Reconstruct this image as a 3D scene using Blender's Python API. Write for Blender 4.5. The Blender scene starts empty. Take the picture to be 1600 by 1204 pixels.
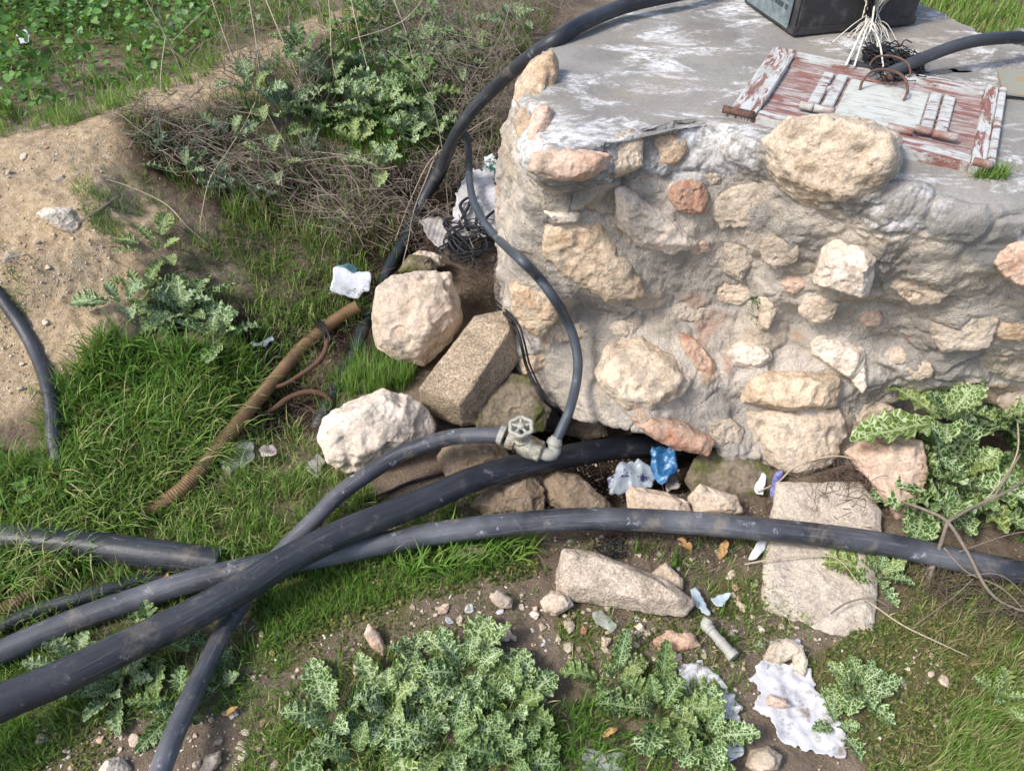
import bpy, bmesh, math, random
import numpy as np
from mathutils import Vector, Matrix
from mathutils.bvhtree import BVHTree
# ------------------------------------------------------------------ camera, sky, sun, exposure
F_PX, PITCH, CAM_H = 1208.7, 45.0, 1.6
scene = bpy.context.scene
COL = scene.collection
cam_data = bpy.data.cameras.new('camera')
cam_data.sensor_width = 36.0
cam_data.lens = 36.0 * F_PX / 1600.0
cam_data.clip_start = 0.02
cam_data.clip_end = 500.0
cam = bpy.data.objects.new('camera', cam_data)
cam.location = (0, 0, CAM_H)
cam.rotation_euler = (math.radians(90 - PITCH), 0, 0)
COL.objects.link(cam)
scene.camera = cam
SUN_EL, SUN_AZ = 50.0, 205.0          # azimuth measured anticlockwise from +X: light comes from the left, slightly from the camera's side
sd = Vector((math.cos(math.radians(SUN_EL)) * math.cos(math.radians(SUN_AZ)),
             math.cos(math.radians(SUN_EL)) * math.sin(math.radians(SUN_AZ)),
             math.sin(math.radians(SUN_EL))))
world = bpy.data.worlds.new('World'); scene.world = world; world.use_nodes = True
wn = world.node_tree; bg = wn.nodes['Background']
sky = wn.nodes.new('ShaderNodeTexSky'); sky.sky_type = 'NISHITA'; sky.sun_disc = False
sky.sun_elevation = math.radians(SUN_EL); sky.sun_rotation = math.atan2(sd.x, sd.y)
sky.dust_density = 3.0; sky.ozone_density = 1.0
wn.links.new(sky.outputs[0], bg.inputs[0]); bg.inputs[1].default_value = 0.15
ld = bpy.data.lights.new('sun', 'SUN'); ld.energy = 2.0; ld.angle = math.radians(11.0); ld.color = (1.0, 0.965, 0.91)
sun = bpy.data.objects.new('sun', ld); COL.objects.link(sun)
sun.rotation_euler = sd.to_track_quat('Z', 'Y').to_euler(); sun.location = (-3, 1, 5)
scene.view_settings.view_transform = 'Standard'; scene.view_settings.look = 'None'
scene.view_settings.gamma = 1.0; scene.view_settings.exposure = 0.76
scene.render.engine = 'CYCLES'
scene.cycles.max_bounces = 6; scene.cycles.transparent_max_bounces = 8

rng = np.random.RandomState(7); random.seed(7)
# ------------------------------------------------------------------ numpy helpers
def perlin(P, seed=0):
    P = np.asarray(P, float); I = np.floor(P).astype(np.int64); f = P - I
    u = f * f * f * (f * (f * 6 - 15) + 10); out = np.zeros(len(P))
    def grad(ix, iy, iz, fx, fy, fz):
        h = (ix * 374761393 + iy * 668265263 + iz * 2147483647 + seed * 1274126177) & 0xffffffff
        h = ((h ^ (h >> 13)) * 1274126177) & 0xffffffff
        h = (h ^ (h >> 16))
        a = (h & 255) / 255.0 * 2 * np.pi; z = ((h >> 8) & 255) / 127.5 - 1; r = np.sqrt(np.maximum(0, 1 - z * z))
        return r * np.cos(a) * fx + r * np.sin(a) * fy + z * fz
    for dx in (0, 1):
        wx = u[:, 0] if dx else 1 - u[:, 0]
        for dy in (0, 1):
            wy = u[:, 1] if dy else 1 - u[:, 1]
            for dz in (0, 1):
                wz = u[:, 2] if dz else 1 - u[:, 2]
                out += wx * wy * wz * grad(I[:, 0] + dx, I[:, 1] + dy, I[:, 2] + dz, f[:, 0] - dx, f[:, 1] - dy, f[:, 2] - dz)
    return out * 1.5
def fbm(P, freq, octv=4, gain=.5, seed=0, ridged=False):
    P = np.asarray(P, float); s = 0; a = 1; tot = 0
    for k in range(octv):
        n = perlin(P * freq + k * 17.3, seed + k)
        if ridged: n = 1 - 2 * np.abs(n)
        s = s + a * n; tot += a; a *= gain; freq *= 2.1
    return s / tot
def worley(P, freq, seed=0):
    Q = np.asarray(P, float) * freq; I = np.floor(Q).astype(np.int64); f1 = np.full(len(Q), 9.0); f2 = np.full(len(Q), 9.0); cid = np.zeros(len(Q))
    for dx in (-1, 0, 1):
        for dy in (-1, 0, 1):
            for dz in (-1, 0, 1):
                c = I + [dx, dy, dz]; h = (c[:, 0] * 374761393 + c[:, 1] * 668265263 + c[:, 2] * 2147483647 + seed * 1274126177) & 0xffffffff
                h = ((h ^ (h >> 13)) * 1274126177) & 0xffffffff; h = h ^ (h >> 16)
                o = np.stack([(h & 1023) / 1023., ((h >> 10) & 1023) / 1023., ((h >> 20) & 1023) / 1023.], -1)
                d = np.linalg.norm(c + .1 + .8 * o - Q, axis=1); nr = d < f1
                f2 = np.where(nr, f1, np.minimum(f2, d)); cid = np.where(nr, ((h >> 5) & 4095) / 4095., cid); f1 = np.where(nr, d, f1)
    return f1, f2, cid
sp, cp = math.sin(math.radians(PITCH)), math.cos(math.radians(PITCH))
def ray(px, py):
    px = np.asarray(px, float); py = np.asarray(py, float)
    dx = (px - 800) / F_PX; dy = -(py - 602) / F_PX
    return np.stack([dx + 0 * dy, dy * sp + cp + 0 * dx, dy * cp - sp + 0 * dx], -1)
def U(px, py, z):                      # the place at height z that the photo shows at (px, py)
    r = ray(px, py); t = (np.asarray(z, float) - CAM_H) / r[..., 2]
    return np.array([0, 0, CAM_H]) + r * t[..., None]
def catmull(P, n):
    P = np.asarray(P, float); m = len(P) - 1
    Q = np.vstack([2 * P[0] - P[1], P, 2 * P[-1] - P[-2]])
    t = np.linspace(0, m, n); i = np.minimum(t.astype(int), m - 1); f = (t - i)[:, None]
    a, b, c, d = Q[i], Q[i + 1], Q[i + 2], Q[i + 3]
    return .5 * (2 * b + (c - a) * f + (2 * a - 5 * b + 4 * c - d) * f ** 2 + (3 * b - a - 3 * c + d) * f ** 3)
def inpoly(px, py, poly):
    px = np.asarray(px); c = np.zeros(px.shape, bool); n = len(poly)
    for i in range(n):
        x1, y1 = poly[i]; x2, y2 = poly[(i + 1) % n]
        if y1 == y2: continue
        k = ((y1 > py) != (y2 > py)) & (px < (x2 - x1) * (py - y1) / (y2 - y1) + x1); c ^= k
    return c
# ------------------------------------------------------------------ object helpers
def lin(h):
    h = h.lstrip('#'); v = [int(h[i:i + 2], 16) / 255 for i in (0, 2, 4)]
    return tuple([x / 12.92 if x <= .04045 else ((x + .055) / 1.055) ** 2.4 for x in v] + [1.0])
def mesh_np(name, V, F, rnd=None, uv=None, smooth=True):
    V = np.asarray(V, np.float32); me = bpy.data.meshes.new(name)
    if isinstance(F, np.ndarray):
        k = F.shape[1]; me.vertices.add(len(V)); me.vertices.foreach_set('co', V.ravel())
        me.loops.add(F.size); me.loops.foreach_set('vertex_index', F.astype(np.int32).ravel())
        me.polygons.add(len(F)); me.polygons.foreach_set('loop_start', np.arange(0, F.size, k, dtype=np.int32))
    else:
        me.from_pydata([tuple(v) for v in V.tolist()], [], F)
    me.update(calc_edges=True)
    if smooth: me.polygons.foreach_set('use_smooth', np.ones(len(me.polygons), bool))
    if rnd is not None:
        a = me.attributes.new('rnd', 'FLOAT', 'POINT'); a.data.foreach_set('value', np.asarray(rnd, np.float32))
    if uv is not None:
        li = np.empty(len(me.loops), np.int32); me.loops.foreach_get('vertex_index', li)
        l = me.uv_layers.new(name='UVMap'); l.data.foreach_set('uv', np.asarray(uv, np.float32)[li].ravel())
    me.validate(); return me
def tag(o, label=None, cat=None, group=None, kind=None):
    if label: o['label'] = label
    if cat: o['category'] = cat
    if group: o['group'] = group
    if kind: o['kind'] = kind
    return o
def link(name, me, mat=None, parent=None, origin=None):
    """me in world coordinates; its origin moves to its own base"""
    n = len(me.vertices); co = np.empty(n * 3, np.float32); me.vertices.foreach_get('co', co); co = co.reshape(-1, 3)
    if origin is None:
        if parent is not None: origin = co.mean(0)
        else: origin = np.array([co[:, 0].mean(), co[:, 1].mean(), co[:, 2].min()])
    origin = np.asarray(origin, float)
    me.vertices.foreach_set('co', (co - origin.astype(np.float32)).ravel()); me.update()
    o = bpy.data.objects.new(name, me); COL.objects.link(o)
    if parent is not None:
        o.parent = parent; o.location = Vector(origin) - WLOC(parent)
    else: o.location = Vector(origin)
    if mat: me.materials.append(mat)
    return o
def WLOC(o):
    v = Vector(o.location)
    while o.parent: o = o.parent; v += Vector(o.location)
    return v
def empty(name, loc, label, cat, group=None):
    o = bpy.data.objects.new(name, None); COL.objects.link(o); o.location = Vector(loc); o.empty_display_size = .05
    return tag(o, label, cat, group)
def tube(P, r, n=None, sides=20, caps=True, corr=None, open_end=False, flat=1.0):
    """swept tube: verts, faces, uv. r float or array along P's own points"""
    P = np.asarray(P, float); seg = np.linalg.norm(np.diff(P, axis=0), axis=1).sum()
    if n is None: n = max(8, int(seg / .012))
    Q = catmull(P, n)
    if np.ndim(r) == 0: R = np.full(n, float(r))
    else: R = np.interp(np.linspace(0, 1, n), np.linspace(0, 1, len(r)), r)
    T = np.gradient(Q, axis=0); T /= np.linalg.norm(T, axis=1)[:, None] + 1e-12
    up = np.array([0, 0, 1.0]) if abs(T[0, 2]) < .9 else np.array([1.0, 0, 0])
    N = np.zeros_like(Q); v = up - T[0] * (up @ T[0]); N[0] = v / np.linalg.norm(v)
    for i in range(1, n):
        v = N[i - 1] - T[i] * (N[i - 1] @ T[i]); N[i] = v / (np.linalg.norm(v) + 1e-12)
    B = np.cross(T, N); s = np.concatenate([[0], np.cumsum(np.linalg.norm(np.diff(Q, axis=0), axis=1))])
    if corr: R = R + corr[0] * np.sin(2 * np.pi * s / corr[1])
    a = np.linspace(0, 2 * np.pi, sides, endpoint=False)
    V = Q[:, None] + R[:, None, None] * (np.cos(a)[None, :, None] * N[:, None] * flat + np.sin(a)[None, :, None] * B[:, None])
    V = V.reshape(-1, 3); uv = np.stack([np.tile(a / (2 * np.pi), n), np.repeat(s, sides)], -1)
    i = np.arange(n - 1)[:, None] * sides; j = np.arange(sides)[None]; k = (j + 1) % sides
    F = np.stack([i + j, i + k, i + sides + k, i + sides + j], -1).reshape(-1, 4)
    if caps:
        V = np.vstack([V, Q[:1], Q[-1:]]); c0 = n * sides; F = F.tolist()
        uv = np.vstack([uv, [[0, 0]], [[0, s[-1]]]])
        for q in range(sides):
            F.append([c0, (q + 1) % sides, q]); F.append([c0 + 1, (n - 1) * sides + q, (n - 1) * sides + (q + 1) % sides])
    return V, F, uv
class MB:
    def __init__(s): s.V = []; s.F = []; s.UV = []; s.n = 0
    def add(s, V, F, uv=None):
        V = np.asarray(V, float); s.V.append(V)
        s.UV.append(np.zeros((len(V), 2)) if uv is None else uv)
        F = F.tolist() if isinstance(F, np.ndarray) else F
        s.F += [[i + s.n for i in f] for f in F]; s.n += len(V); return s
    def tube(s, P, r, **k): return s.add(*tube(P, r, **k))
    def box(s, o, ex, ey, ez, bev=0.0):
        o, ex, ey, ez = [np.asarray(v, float) for v in (o, ex, ey, ez)]
        bm = bmesh.new(); vs = [bm.verts.new(o + ex * a + ey * b + ez * c) for c in (0, 1) for b in (0, 1) for a in (0, 1)]
        for f in ((0, 2, 3, 1), (4, 5, 7, 6), (0, 1, 5, 4), (2, 6, 7, 3), (0, 4, 6, 2), (1, 3, 7, 5)): bm.faces.new([vs[i] for i in f])
        if bev: bmesh.ops.bevel(bm, geom=list(bm.edges), offset=bev, segments=2, affect='EDGES')
        bm.normal_update(); bm.verts.index_update()
        s.add([tuple(v.co) for v in bm.verts], [[v.index for v in f.verts] for f in bm.faces]); bm.free(); return s
    def mesh(s, name, smooth=True): return mesh_np(name, np.vstack(s.V), s.F, uv=np.vstack(s.UV), smooth=smooth)
# ------------------------------------------------------------------ material helpers
class NT:
    def __init__(s, name):
        s.m = bpy.data.materials.new(name); s.m.use_nodes = True; s.t = s.m.node_tree; s.b = s.t.nodes['Principled BSDF']
        s.pos = s.n('ShaderNodeNewGeometry').outputs['Position']
    def n(s, ty, **k):
        x = s.t.nodes.new(ty)
        for a, v in k.items(): setattr(x, a, v)
        return x
    def L(s, a, b): s.t.links.new(a, b)
    def set(s, sock, v):
        if hasattr(v, 'links') or isinstance(v, bpy.types.NodeSocket): s.L(v, sock)
        else: sock.default_value = v
    def noise(s, scale, detail=5, rough=.55, vec=None, dist=0, out=0):
        x = s.n('ShaderNodeTexNoise'); x.inputs['Scale'].default_value = scale; x.inputs['Detail'].default_value = detail
        x.inputs['Roughness'].default_value = rough; x.inputs['Distortion'].default_value = dist
        s.L(vec if vec is not None else s.pos, x.inputs['Vector']); return x.outputs[out]
    def vor(s, scale, feature='F1', vec=None, out='Distance', rand=1.0):
        x = s.n('ShaderNodeTexVoronoi', feature=feature); x.inputs['Scale'].default_value = scale; x.inputs['Randomness'].default_value = rand
        s.L(vec if vec is not None else s.pos, x.inputs['Vector']); return x.outputs[out]
    def mapv(s, vec, scale=(1, 1, 1), loc=(0, 0, 0), rot=(0, 0, 0)):
        x = s.n('ShaderNodeMapping'); x.inputs['Scale'].default_value = scale; x.inputs['Location'].default_value = loc; x.inputs['Rotation'].default_value = rot
        s.L(vec, x.inputs['Vector']); return x.outputs[0]
    def ramp(s, fac, stops, interp='LINEAR'):
        x = s.n('ShaderNodeValToRGB'); x.color_ramp.interpolation = interp; e = x.color_ramp.elements
        while len(e) < len(stops): e.new(.5)
        for i, (p, c) in enumerate(stops):
            e[i].position = p; e[i].color = c if not isinstance(c, (int, float)) else (c, c, c, 1)
        s.L(fac, x.inputs[0]); return x.outputs[0]
    def mix(s, fac, a, b, mode='MIX'):
        x = s.n('ShaderNodeMix', data_type='RGBA', blend_type=mode)
        s.set(x.inputs[0], fac); s.set(x.inputs[6], a); s.set(x.inputs[7], b); return x.outputs[2]
    def math(s, op, a, b=0.0, c=None, clamp=False):
        x = s.n('ShaderNodeMath', operation=op); x.use_clamp = clamp; s.set(x.inputs[0], a); s.set(x.inputs[1], b)
        if c is not None: s.set(x.inputs[2], c)
        return x.outputs[0]
    def attr(s, name, out='Fac'): return s.n('ShaderNodeAttribute', attribute_name=name).outputs[out]
    def bump(s, h, strength=.5, dist=.003, normal=None):
        x = s.n('ShaderNodeBump'); x.inputs['Strength'].default_value = strength; x.inputs['Distance'].default_value = dist
        s.L(h, x.inputs['Height'])
        if normal is not None: s.L(normal, x.inputs['Normal'])
        return x.outputs[0]
    def done(s, col=None, rough=None, nrm=None, **k):
        if col is not None: s.set(s.b.inputs['Base Color'], col)
        if rough is not None: s.set(s.b.inputs['Roughness'], rough)
        if nrm is not None: s.L(nrm, s.b.inputs['Normal'])
        for a, v in k.items(): s.set(s.b.inputs[a.replace('_', ' ')], v)
        return s.m
def rock_mat(name, a, b, stain, scale=1.0, dark='#6b5a48', bump=1.0, stain_amt=.5, grain=0.0, splash=.6):
    t = NT(name); n1 = t.noise(9 * scale, 6, .6, dist=.6); n2 = t.noise(28 * scale, 6, .65); n3 = t.noise(170, 4, .7)
    c = t.mix(t.ramp(n1, [(.35, 0), (.65, 1)]), lin(a), lin(b))
    c = t.mix(t.math('MULTIPLY', t.ramp(n2, [(.5, 0), (.66, 1)]), stain_amt), c, lin(stain))
    pits = t.ramp(t.noise(75 * scale, 5, .7), [(.3, 1), (.42, 0)])
    c = t.mix(t.math('MULTIPLY', pits, .6), c, lin(dark))
    sm = t.ramp(t.noise(12, 7, .7, vec=t.mapv(t.pos, loc=(4, 7, 2)), dist=.7), [(.52, 0), (.6, 1)]); c = t.mix(t.math('MULTIPLY', sm, splash), c, t.mix(n2, lin('#857d73'), lin('#a59b8e')))
    c = t.mix(.35 + grain, c, t.ramp(n3, [(.3, lin('#5a5046')), (.5, lin('#a89c8c')), (.72, lin('#e8e0d4'))]), 'OVERLAY')
    h = t.math('ADD', t.math('MULTIPLY', n2, 1.2), t.math('ADD', t.math('MULTIPLY', n3, .3 + grain), t.math('MULTIPLY', t.noise(75 * scale, 5, .7), .9)))
    return t.done(c, .92, t.bump(h, .8 * bump, .008), Specular_IOR_Level=.15)
# ------------------------------------------------------------------ terrain height
GC = []
def gpts(l):
    for (a, b, z) in l: p = U(a, b, z); GC.append((p[0], p[1], z))
gpts([(-100, 1150, 0), (100, 1150, 0), (500, 1100, 0), (800, 1100, 0), (1100, 1100, 0), (1400, 1100, 0), (1600, 1000, 0), (1600, 1190, 0),
      (700, 960, 0), (1000, 960, 0), (1200, 900, -.01), (1000, 880, -.02), (-60, 900, 0), (100, 900, 0), (300, 800, -.01), (200, 650, .03), (450, 650, -.06),
      (550, 560, -.04), (440, 480, .05), (300, 500, .10), (150, 500, .16), (60, 600, .12), (30, 700, .05), (-60, 620, .13), (600, 800, -.03), (500, 800, -.02),
      (50, 400, .26), (100, 300, .33), (60, 230, .37), (-80, 260, .37), (170, 195, .36), (300, 150, .33), (420, 90, .31), (520, 40, .30),
      (-50, 170, .27), (50, 160, .26), (170, 120, .25), (300, 80, .22), (420, 30, .2), (100, 30, .15), (0, 0, .12), (300, 0, .15), (500, 0, .2),
      (400, 250, .2), (280, 330, .2), (500, 350, .1), (560, 250, .13), (600, 150, .18), (700, 90, .22), (740, 260, .06), (650, 400, .02), (720, 350, .03),
      (830, 50, .25), (900, 0, .3), (600, 20, .25), (760, 420, 0), (700, 600, -.03), (800, 700, -.05), (700, 760, -.03),
      (960, 715, -.30), (1020, 722, -.30), (900, 710, -.22), (1060, 720, -.2), (880, 690, -.08), (960, 755, -.14), (900, 800, -.05), (1050, 800, -.03), (1200, 780, -.02), (1320, 740, .01), (1500, 700, .04), (1600, 800, .02), (1400, 850, 0),
      (1550, 20, .5), (1640, 60, .5), (1500, -60, .5), (1700, -100, .5)])
GC += [(x, y, -.2) for x in (.1, .25, .4) for y in (1.45, 1.6)] + [(x, y, 0.0) for x in (.6, 1., 1.5, 2., 2.6) for y in (1.5, 1.9)]
GC += [(x, y, 0.3) for x in (-4, -2, 0, 2) for y in (6, 9)] + [(x, y, 0) for x in (-3, -1.5, 0, 1.5, 3) for y in (-1.5, -.3)] + [(.6, 2.9, .4), (1.1, 2.9, .5), (2.2, 2.2, .4), (2.6, 1.2, 0)]
GC = np.array(GC)
def hgt(X, Y, detail=True):
    X = np.asarray(X, float); Y = np.asarray(Y, float); sh = X.shape; x = X.ravel(); y = Y.ravel()
    out = np.empty(len(x))
    for s in range(0, len(x), 20000):
        d = (x[s:s + 20000, None] - GC[None, :, 0]) ** 2 + (y[s:s + 20000, None] - GC[None, :, 1]) ** 2
        w = 1.0 / (d + .006) ** 1.9; out[s:s + 20000] = (w * GC[None, :, 2]).sum(1) / w.sum(1)
    if detail:
        P = np.stack([x, y, 0 * x], -1)
        out += .012 * fbm(P, 5, 4, .5, 3) + .004 * fbm(P, 26, 3, .55, 8) + .0022 * fbm(P, 90, 2, .6, 9)
        ck = np.exp(-((x + 1.1) ** 2 / .35 + (y - 2.0) ** 2 / .9)); out += ck * (.036 * fbm(P, 7, 4, .55, 14, True) + .006 * fbm(P, 30, 3, .6, 15, True))
    return out.reshape(sh)
# lookup: pixel -> ground place (marched along the sight line)
gx = np.arange(-240, 1861, 12.0); gy = np.arange(-120, 1341, 12.0)
PX, PY = np.meshgrid(gx, gy); R0 = ray(PX, PY); hit = np.full(PX.shape, np.nan)
tprev = np.full(PX.shape, .7)
tt = .7
while tt < 12:
    P = np.array([0, 0, CAM_H]) + R0 * tt
    open_ = np.isnan(hit)
    if not open_.any(): break
    below = np.zeros(PX.shape, bool); below[open_] = P[open_][:, 2] < hgt(P[open_][:, 0], P[open_][:, 1], False)
    hit[below] = tt; tt *= 1.008
hit[np.isnan(hit)] = 12
def G(px, py, detail=True, dz=0.0):
    px = np.asarray(px, float); py = np.asarray(py, float)
    u = np.clip((px - gx[0]) / 12, 0, len(gx) - 1.001); v = np.clip((py - gy[0]) / 12, 0, len(gy) - 1.001)
    i = v.astype(int); j = u.astype(int); a = u - j; b = v - i
    t = hit[i, j] * (1 - a) * (1 - b) + hit[i, j + 1] * a * (1 - b) + hit[i + 1, j] * (1 - a) * b + hit[i + 1, j + 1] * a * b
    P = np.array([0, 0, CAM_H]) + ray(px, py) * t[..., None]
    P[..., 2] = hgt(P[..., 0], P[..., 1], detail) + dz; return P
# ground sheet: fine near the camera, wide and coarse out to the far distance
ny, nx = 760, 620
ys = np.concatenate([np.linspace(-2.5, .35, 20, endpoint=False), .35 + (np.linspace(0, 1, 620) ** 1.45) * 4.6, np.geomspace(5.1, 90, 120)])
ss = np.linspace(-1, 1, nx); ss = np.sign(ss) * (np.abs(ss) ** 1.0)
Yg, Sg = np.meshgrid(ys, ss, indexing='ij'); Xg = Sg * (1.15 + .95 * np.maximum(Yg, 0) + 8 * np.maximum(0, .2 - Yg) * .6)
Zg = hgt(Xg, Yg)
V = np.stack([Xg, Yg, Zg], -1).reshape(-1, 3); r_, c_ = Yg.shape
i = np.arange(r_ - 1)[:, None] * c_; j = np.arange(c_ - 1)[None]
Fq = np.stack([i + j, i + j + 1, i + c_ + j + 1, i + c_ + j], -1).reshape(-1, 4)
# moss / bank-clay masks are real soil differences
def blobs(X, Y, l):
    m = np.zeros(X.shape)
    for (a, b, r) in l:
        p = G(a, b, False); m = np.maximum(m, np.exp(-((X - p[0]) ** 2 + (Y - p[1]) ** 2) / (r * r)))
    return m
moss = blobs(Xg, Yg, [(1400, 1030, .12), (1500, 980, .16), (1320, 1060, .1), (1450, 1150, .15), (900, 990, .06), (1250, 930, .05), (1560, 1150, .2), (480, 930, .12), (600, 930, .1),
                      (450, 1000, .1), (60, 1150, .15), (700, 880, .12), (1150, 930, .08), (200, 700, .3), (100, 850, .3), (350, 850, .2), (60, 60, .8), (300, 40, .7), (1550, 0, .6)])
clay = blobs(Xg, Yg, [(60, 280, .3), (60, 400, .28), (120, 240, .22), (30, 560, .22), (160, 470, .14), (250, 170, .2), (400, 90, .25), (520, 30, .25), (330, 130, .2), (-60, 400, .3), (170, 330, .15)])
dark = blobs(Xg, Yg, [(960, 720, .26), (860, 690, .16), (850, 620, .14), (450, 650, .14), (560, 500, .2), (700, 300, .3), (500, 320, .28), (400, 290, .25), (300, 250, .2), (600, 370, .2), (430, 520, .15), (760, 250, .2), (620, 420, .15), (900, 760, .08)])  # dark earth plus painted shade in the hollow and under the brush
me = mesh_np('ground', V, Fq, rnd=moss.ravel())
for nm, arr in (('clay', clay), ('humus_shade', dark)):
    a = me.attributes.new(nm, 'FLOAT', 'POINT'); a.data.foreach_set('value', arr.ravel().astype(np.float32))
t = NT('soil')
n1 = t.noise(7, 6, .6); n2 = t.noise(45, 6, .65); n3 = t.noise(220, 4, .7)
soil = t.mix(t.ramp(n1, [(.35, 0), (.65, 1)]), lin('#6b5e52'), lin('#877969'))
cl = t.mix(t.ramp(n2, [(.35, 0), (.65, 1)]), lin('#9f8a6c'), lin('#c0ac90'))
soil = t.mix(t.ramp(t.math('ADD', t.attr('clay'), t.math('MULTIPLY', t.math('SUBTRACT', n2, .5), .5)), [(.25, 0), (.5, 1)]), soil, cl)
soil = t.mix(t.math('MULTIPLY', t.ramp(t.attr('humus_shade'), [(.15, 0), (.6, 1)]), .9), soil, lin('#2c211a'))
mossm = t.ramp(t.math('ADD', t.attr('rnd'), t.math('MULTIPLY', t.math('SUBTRACT', n2, .5), 1.6)), [(.42, 0), (.62, 1)])
soil = t.mix(t.math('MULTIPLY', mossm, .7), soil, t.mix(n3, lin('#4b5028'), lin('#716b42')))
peb = t.vor(120, vec=t.mix(.04, t.pos, t.noise(60, 2, out=1))); pc = t.vor(120, vec=t.mix(.04, t.pos, t.noise(60, 2, out=1)), out='Color')
sel = t.math('MULTIPLY', t.ramp(peb, [(.3, 1), (.42, 0)]), t.ramp(pc, [(.78, 0), (.85, 1)]))
soil = t.mix(t.math('MULTIPLY', sel, .8), soil, lin('#b9aa96'))
soil = t.mix(.45, soil, t.ramp(n3, [(.3, .25), (.7, .8)]), 'OVERLAY')
hh = t.math('ADD', t.math('MULTIPLY', n2, 1.0), t.math('ADD', t.math('MULTIPLY', n3, .5), t.math('MULTIPLY', sel, .5)))
SOIL = t.done(soil, .97, t.bump(hh, 1.0, .012), Specular_IOR_Level=.1)
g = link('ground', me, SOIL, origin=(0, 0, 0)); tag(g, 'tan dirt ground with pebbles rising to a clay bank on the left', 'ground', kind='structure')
# ------------------------------------------------------------------ cistern wall
def row(l): return [U(a, b, z) for (a, b, z) in l]
ST = []
r1 = row([(1620, 300, .79), (1620, 350, .755), (1620, 450, .58), (1620, 530, .40), (1620, 590, .26), (1620, 660, .04)])
ST.append([p + np.array([.95, -.03, 0]) for p in r1]); ST.append([p + np.array([.4, 0, 0]) for p in r1]); ST.append(r1)
ST.append(row([(1500, 290, .79), (1500, 345, .75), (1500, 440, .58), (1500, 520, .40), (1500, 600, .22), (1500, 655, .04)]))
ST.append(row([(1400, 290, .79), (1400, 340, .72), (1400, 430, .55), (1400, 520, .36), (1400, 600, .20), (1400, 670, .03)]))
ST.append(row([(1300, 285, .79), (1300, 330, .71), (1300, 420, .55), (1300, 520, .35), (1300, 630, .15), (1300, 728, .0)]))
ST.append(row([(1190, 230, .80), (1190, 290, .71), (1190, 400, .52), (1190, 500, .34), (1190, 600, .18), (1190, 700, .03)]))
ST.append(row([(1100, 195, .80), (1100, 270, .71), (1100, 380, .54), (1100, 490, .34), (1100, 590, .21), (1105, 690, .08)]))
ST.append(row([(1000, 205, .80), (1000, 270, .70), (1000, 370, .54), (1000, 470, .36), (1000, 560, .22), (1005, 658, .12)]))
ST.append(row([(930, 235, .79), (930, 290, .68), (930, 370, .53), (930, 460, .36), (930, 540, .22), (930, 645, .10)]))
ST.append(row([(872, 240, .79), (868, 300, .67), (866, 380, .51), (868, 460, .36), (880, 545, .20), (885, 640, .04)]))
ST.append(row([(842, 200, .79), (825, 280, .66), (812, 370, .50), (802, 440, .34), (800, 510, .20), (815, 590, .05)]))
ST.append(row([(824, 150, .79), (802, 235, .63), (792, 300, .48), (790, 350, .34), (788, 420, .20), (790, 480, .06)]))
ST.append(row([(840, 92, .79), (808, 165, .68), (788, 230, .50), (785, 280, .34), (785, 330, .20), (785, 370, .08)]))
def drop(p, ox, oy): return [np.array([p[0] + ox * k, p[1] + oy * k, z]) for k, z in zip((0, .6, 1, 1.2, 1.3, 1.4), (.79, .71, .55, .40, .25, .05))]
ST.append(drop(U(905, 48, .79), -.06, .03)); ST.append(drop(U(1000, 2, .79), -.05, .06))
for p, o in (((.75, 2.62), (-.02, .07)), ((1.1, 2.55), (.03, .07)), (tuple(U(1445, 12, .79)[:2]), (.05, .06)), (tuple(U(1520, 50, .79)[:2]), (.04, .07)), (tuple(U(1610, 78, .79)[:2]), (.03, .07)),
             ((1.95, 1.95), (.02, .07)), ((2.5, 1.9), (.05, .05)), ((2.8, 1.55), (.07, -.0))):
    ST.append(drop(p, *o))
CEN = np.array([1.1, 1.9, .8]); ST2 = []
for k, s in enumerate(ST):
    c = CEN.copy(); inn = [c * (1 - q) + s[0] * q for q in (0.02, .3, .6, .85)]
    for p in inn: p[2] = .8 + (p[2] - .8) * .3
    s0 = s[0].copy(); b = s[-1]; d = (CEN - b); d[2] = 0; d /= np.linalg.norm(d)
    if 7 <= k <= 10: tuck = [b + d * .03 + [0, 0, -.012], b + d * .16 + [0, 0, .02], b + d * .40 + [0, 0, -.02], b + d * .6 + [0, 0, -.35]]
    else: tuck = [b + [0, 0, -.1], b + d * .03 + [0, 0, -.2], b + d * .1 + [0, 0, -.3], b + d * .2 + [0, 0, -.4]]
    ST2.append(inn + [s0] + list(s[1:]) + tuck)
ST2 = np.array(ST2); NS, NR = ST2.shape[:2]
def cat_periodic(A, n):
    m = len(A); t = np.linspace(0, m, n, endpoint=False); i = t.astype(int); f = (t - i).reshape((-1,) + (1,) * (A.ndim - 1))
    a, b, c, d = A[(i - 1) % m], A[i % m], A[(i + 1) % m], A[(i + 2) % m]
    return .5 * (2 * b + (c - a) * f + (2 * a - 5 * b + 4 * c - d) * f ** 2 + (3 * b - a - 3 * c + d) * f ** 3)
def wall_grid(nu, per):
    A = cat_periodic(ST2, nu); rows = [catmull(A[k], (NR - 1) * per + 1) for k in range(nu)]
    return np.array(rows)
def grid_faces(a, b, closed=True):
    i = np.arange(a if closed else a - 1)[:, None]; j = np.arange(b - 1)[None]
    i2 = (i + 1) % a
    return np.stack([i * b + j, i * b + j + 1, i2 * b + j + 1, i2 * b + j], -1).reshape(-1, 4)
WG = wall_grid(240, 8); a_, b_ = WG.shape[:2]; WF = grid_faces(a_, b_)
WBVH = BVHTree.FromPolygons([Vector(v) for v in WG.reshape(-1, 3).tolist()], WF.tolist())
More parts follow.
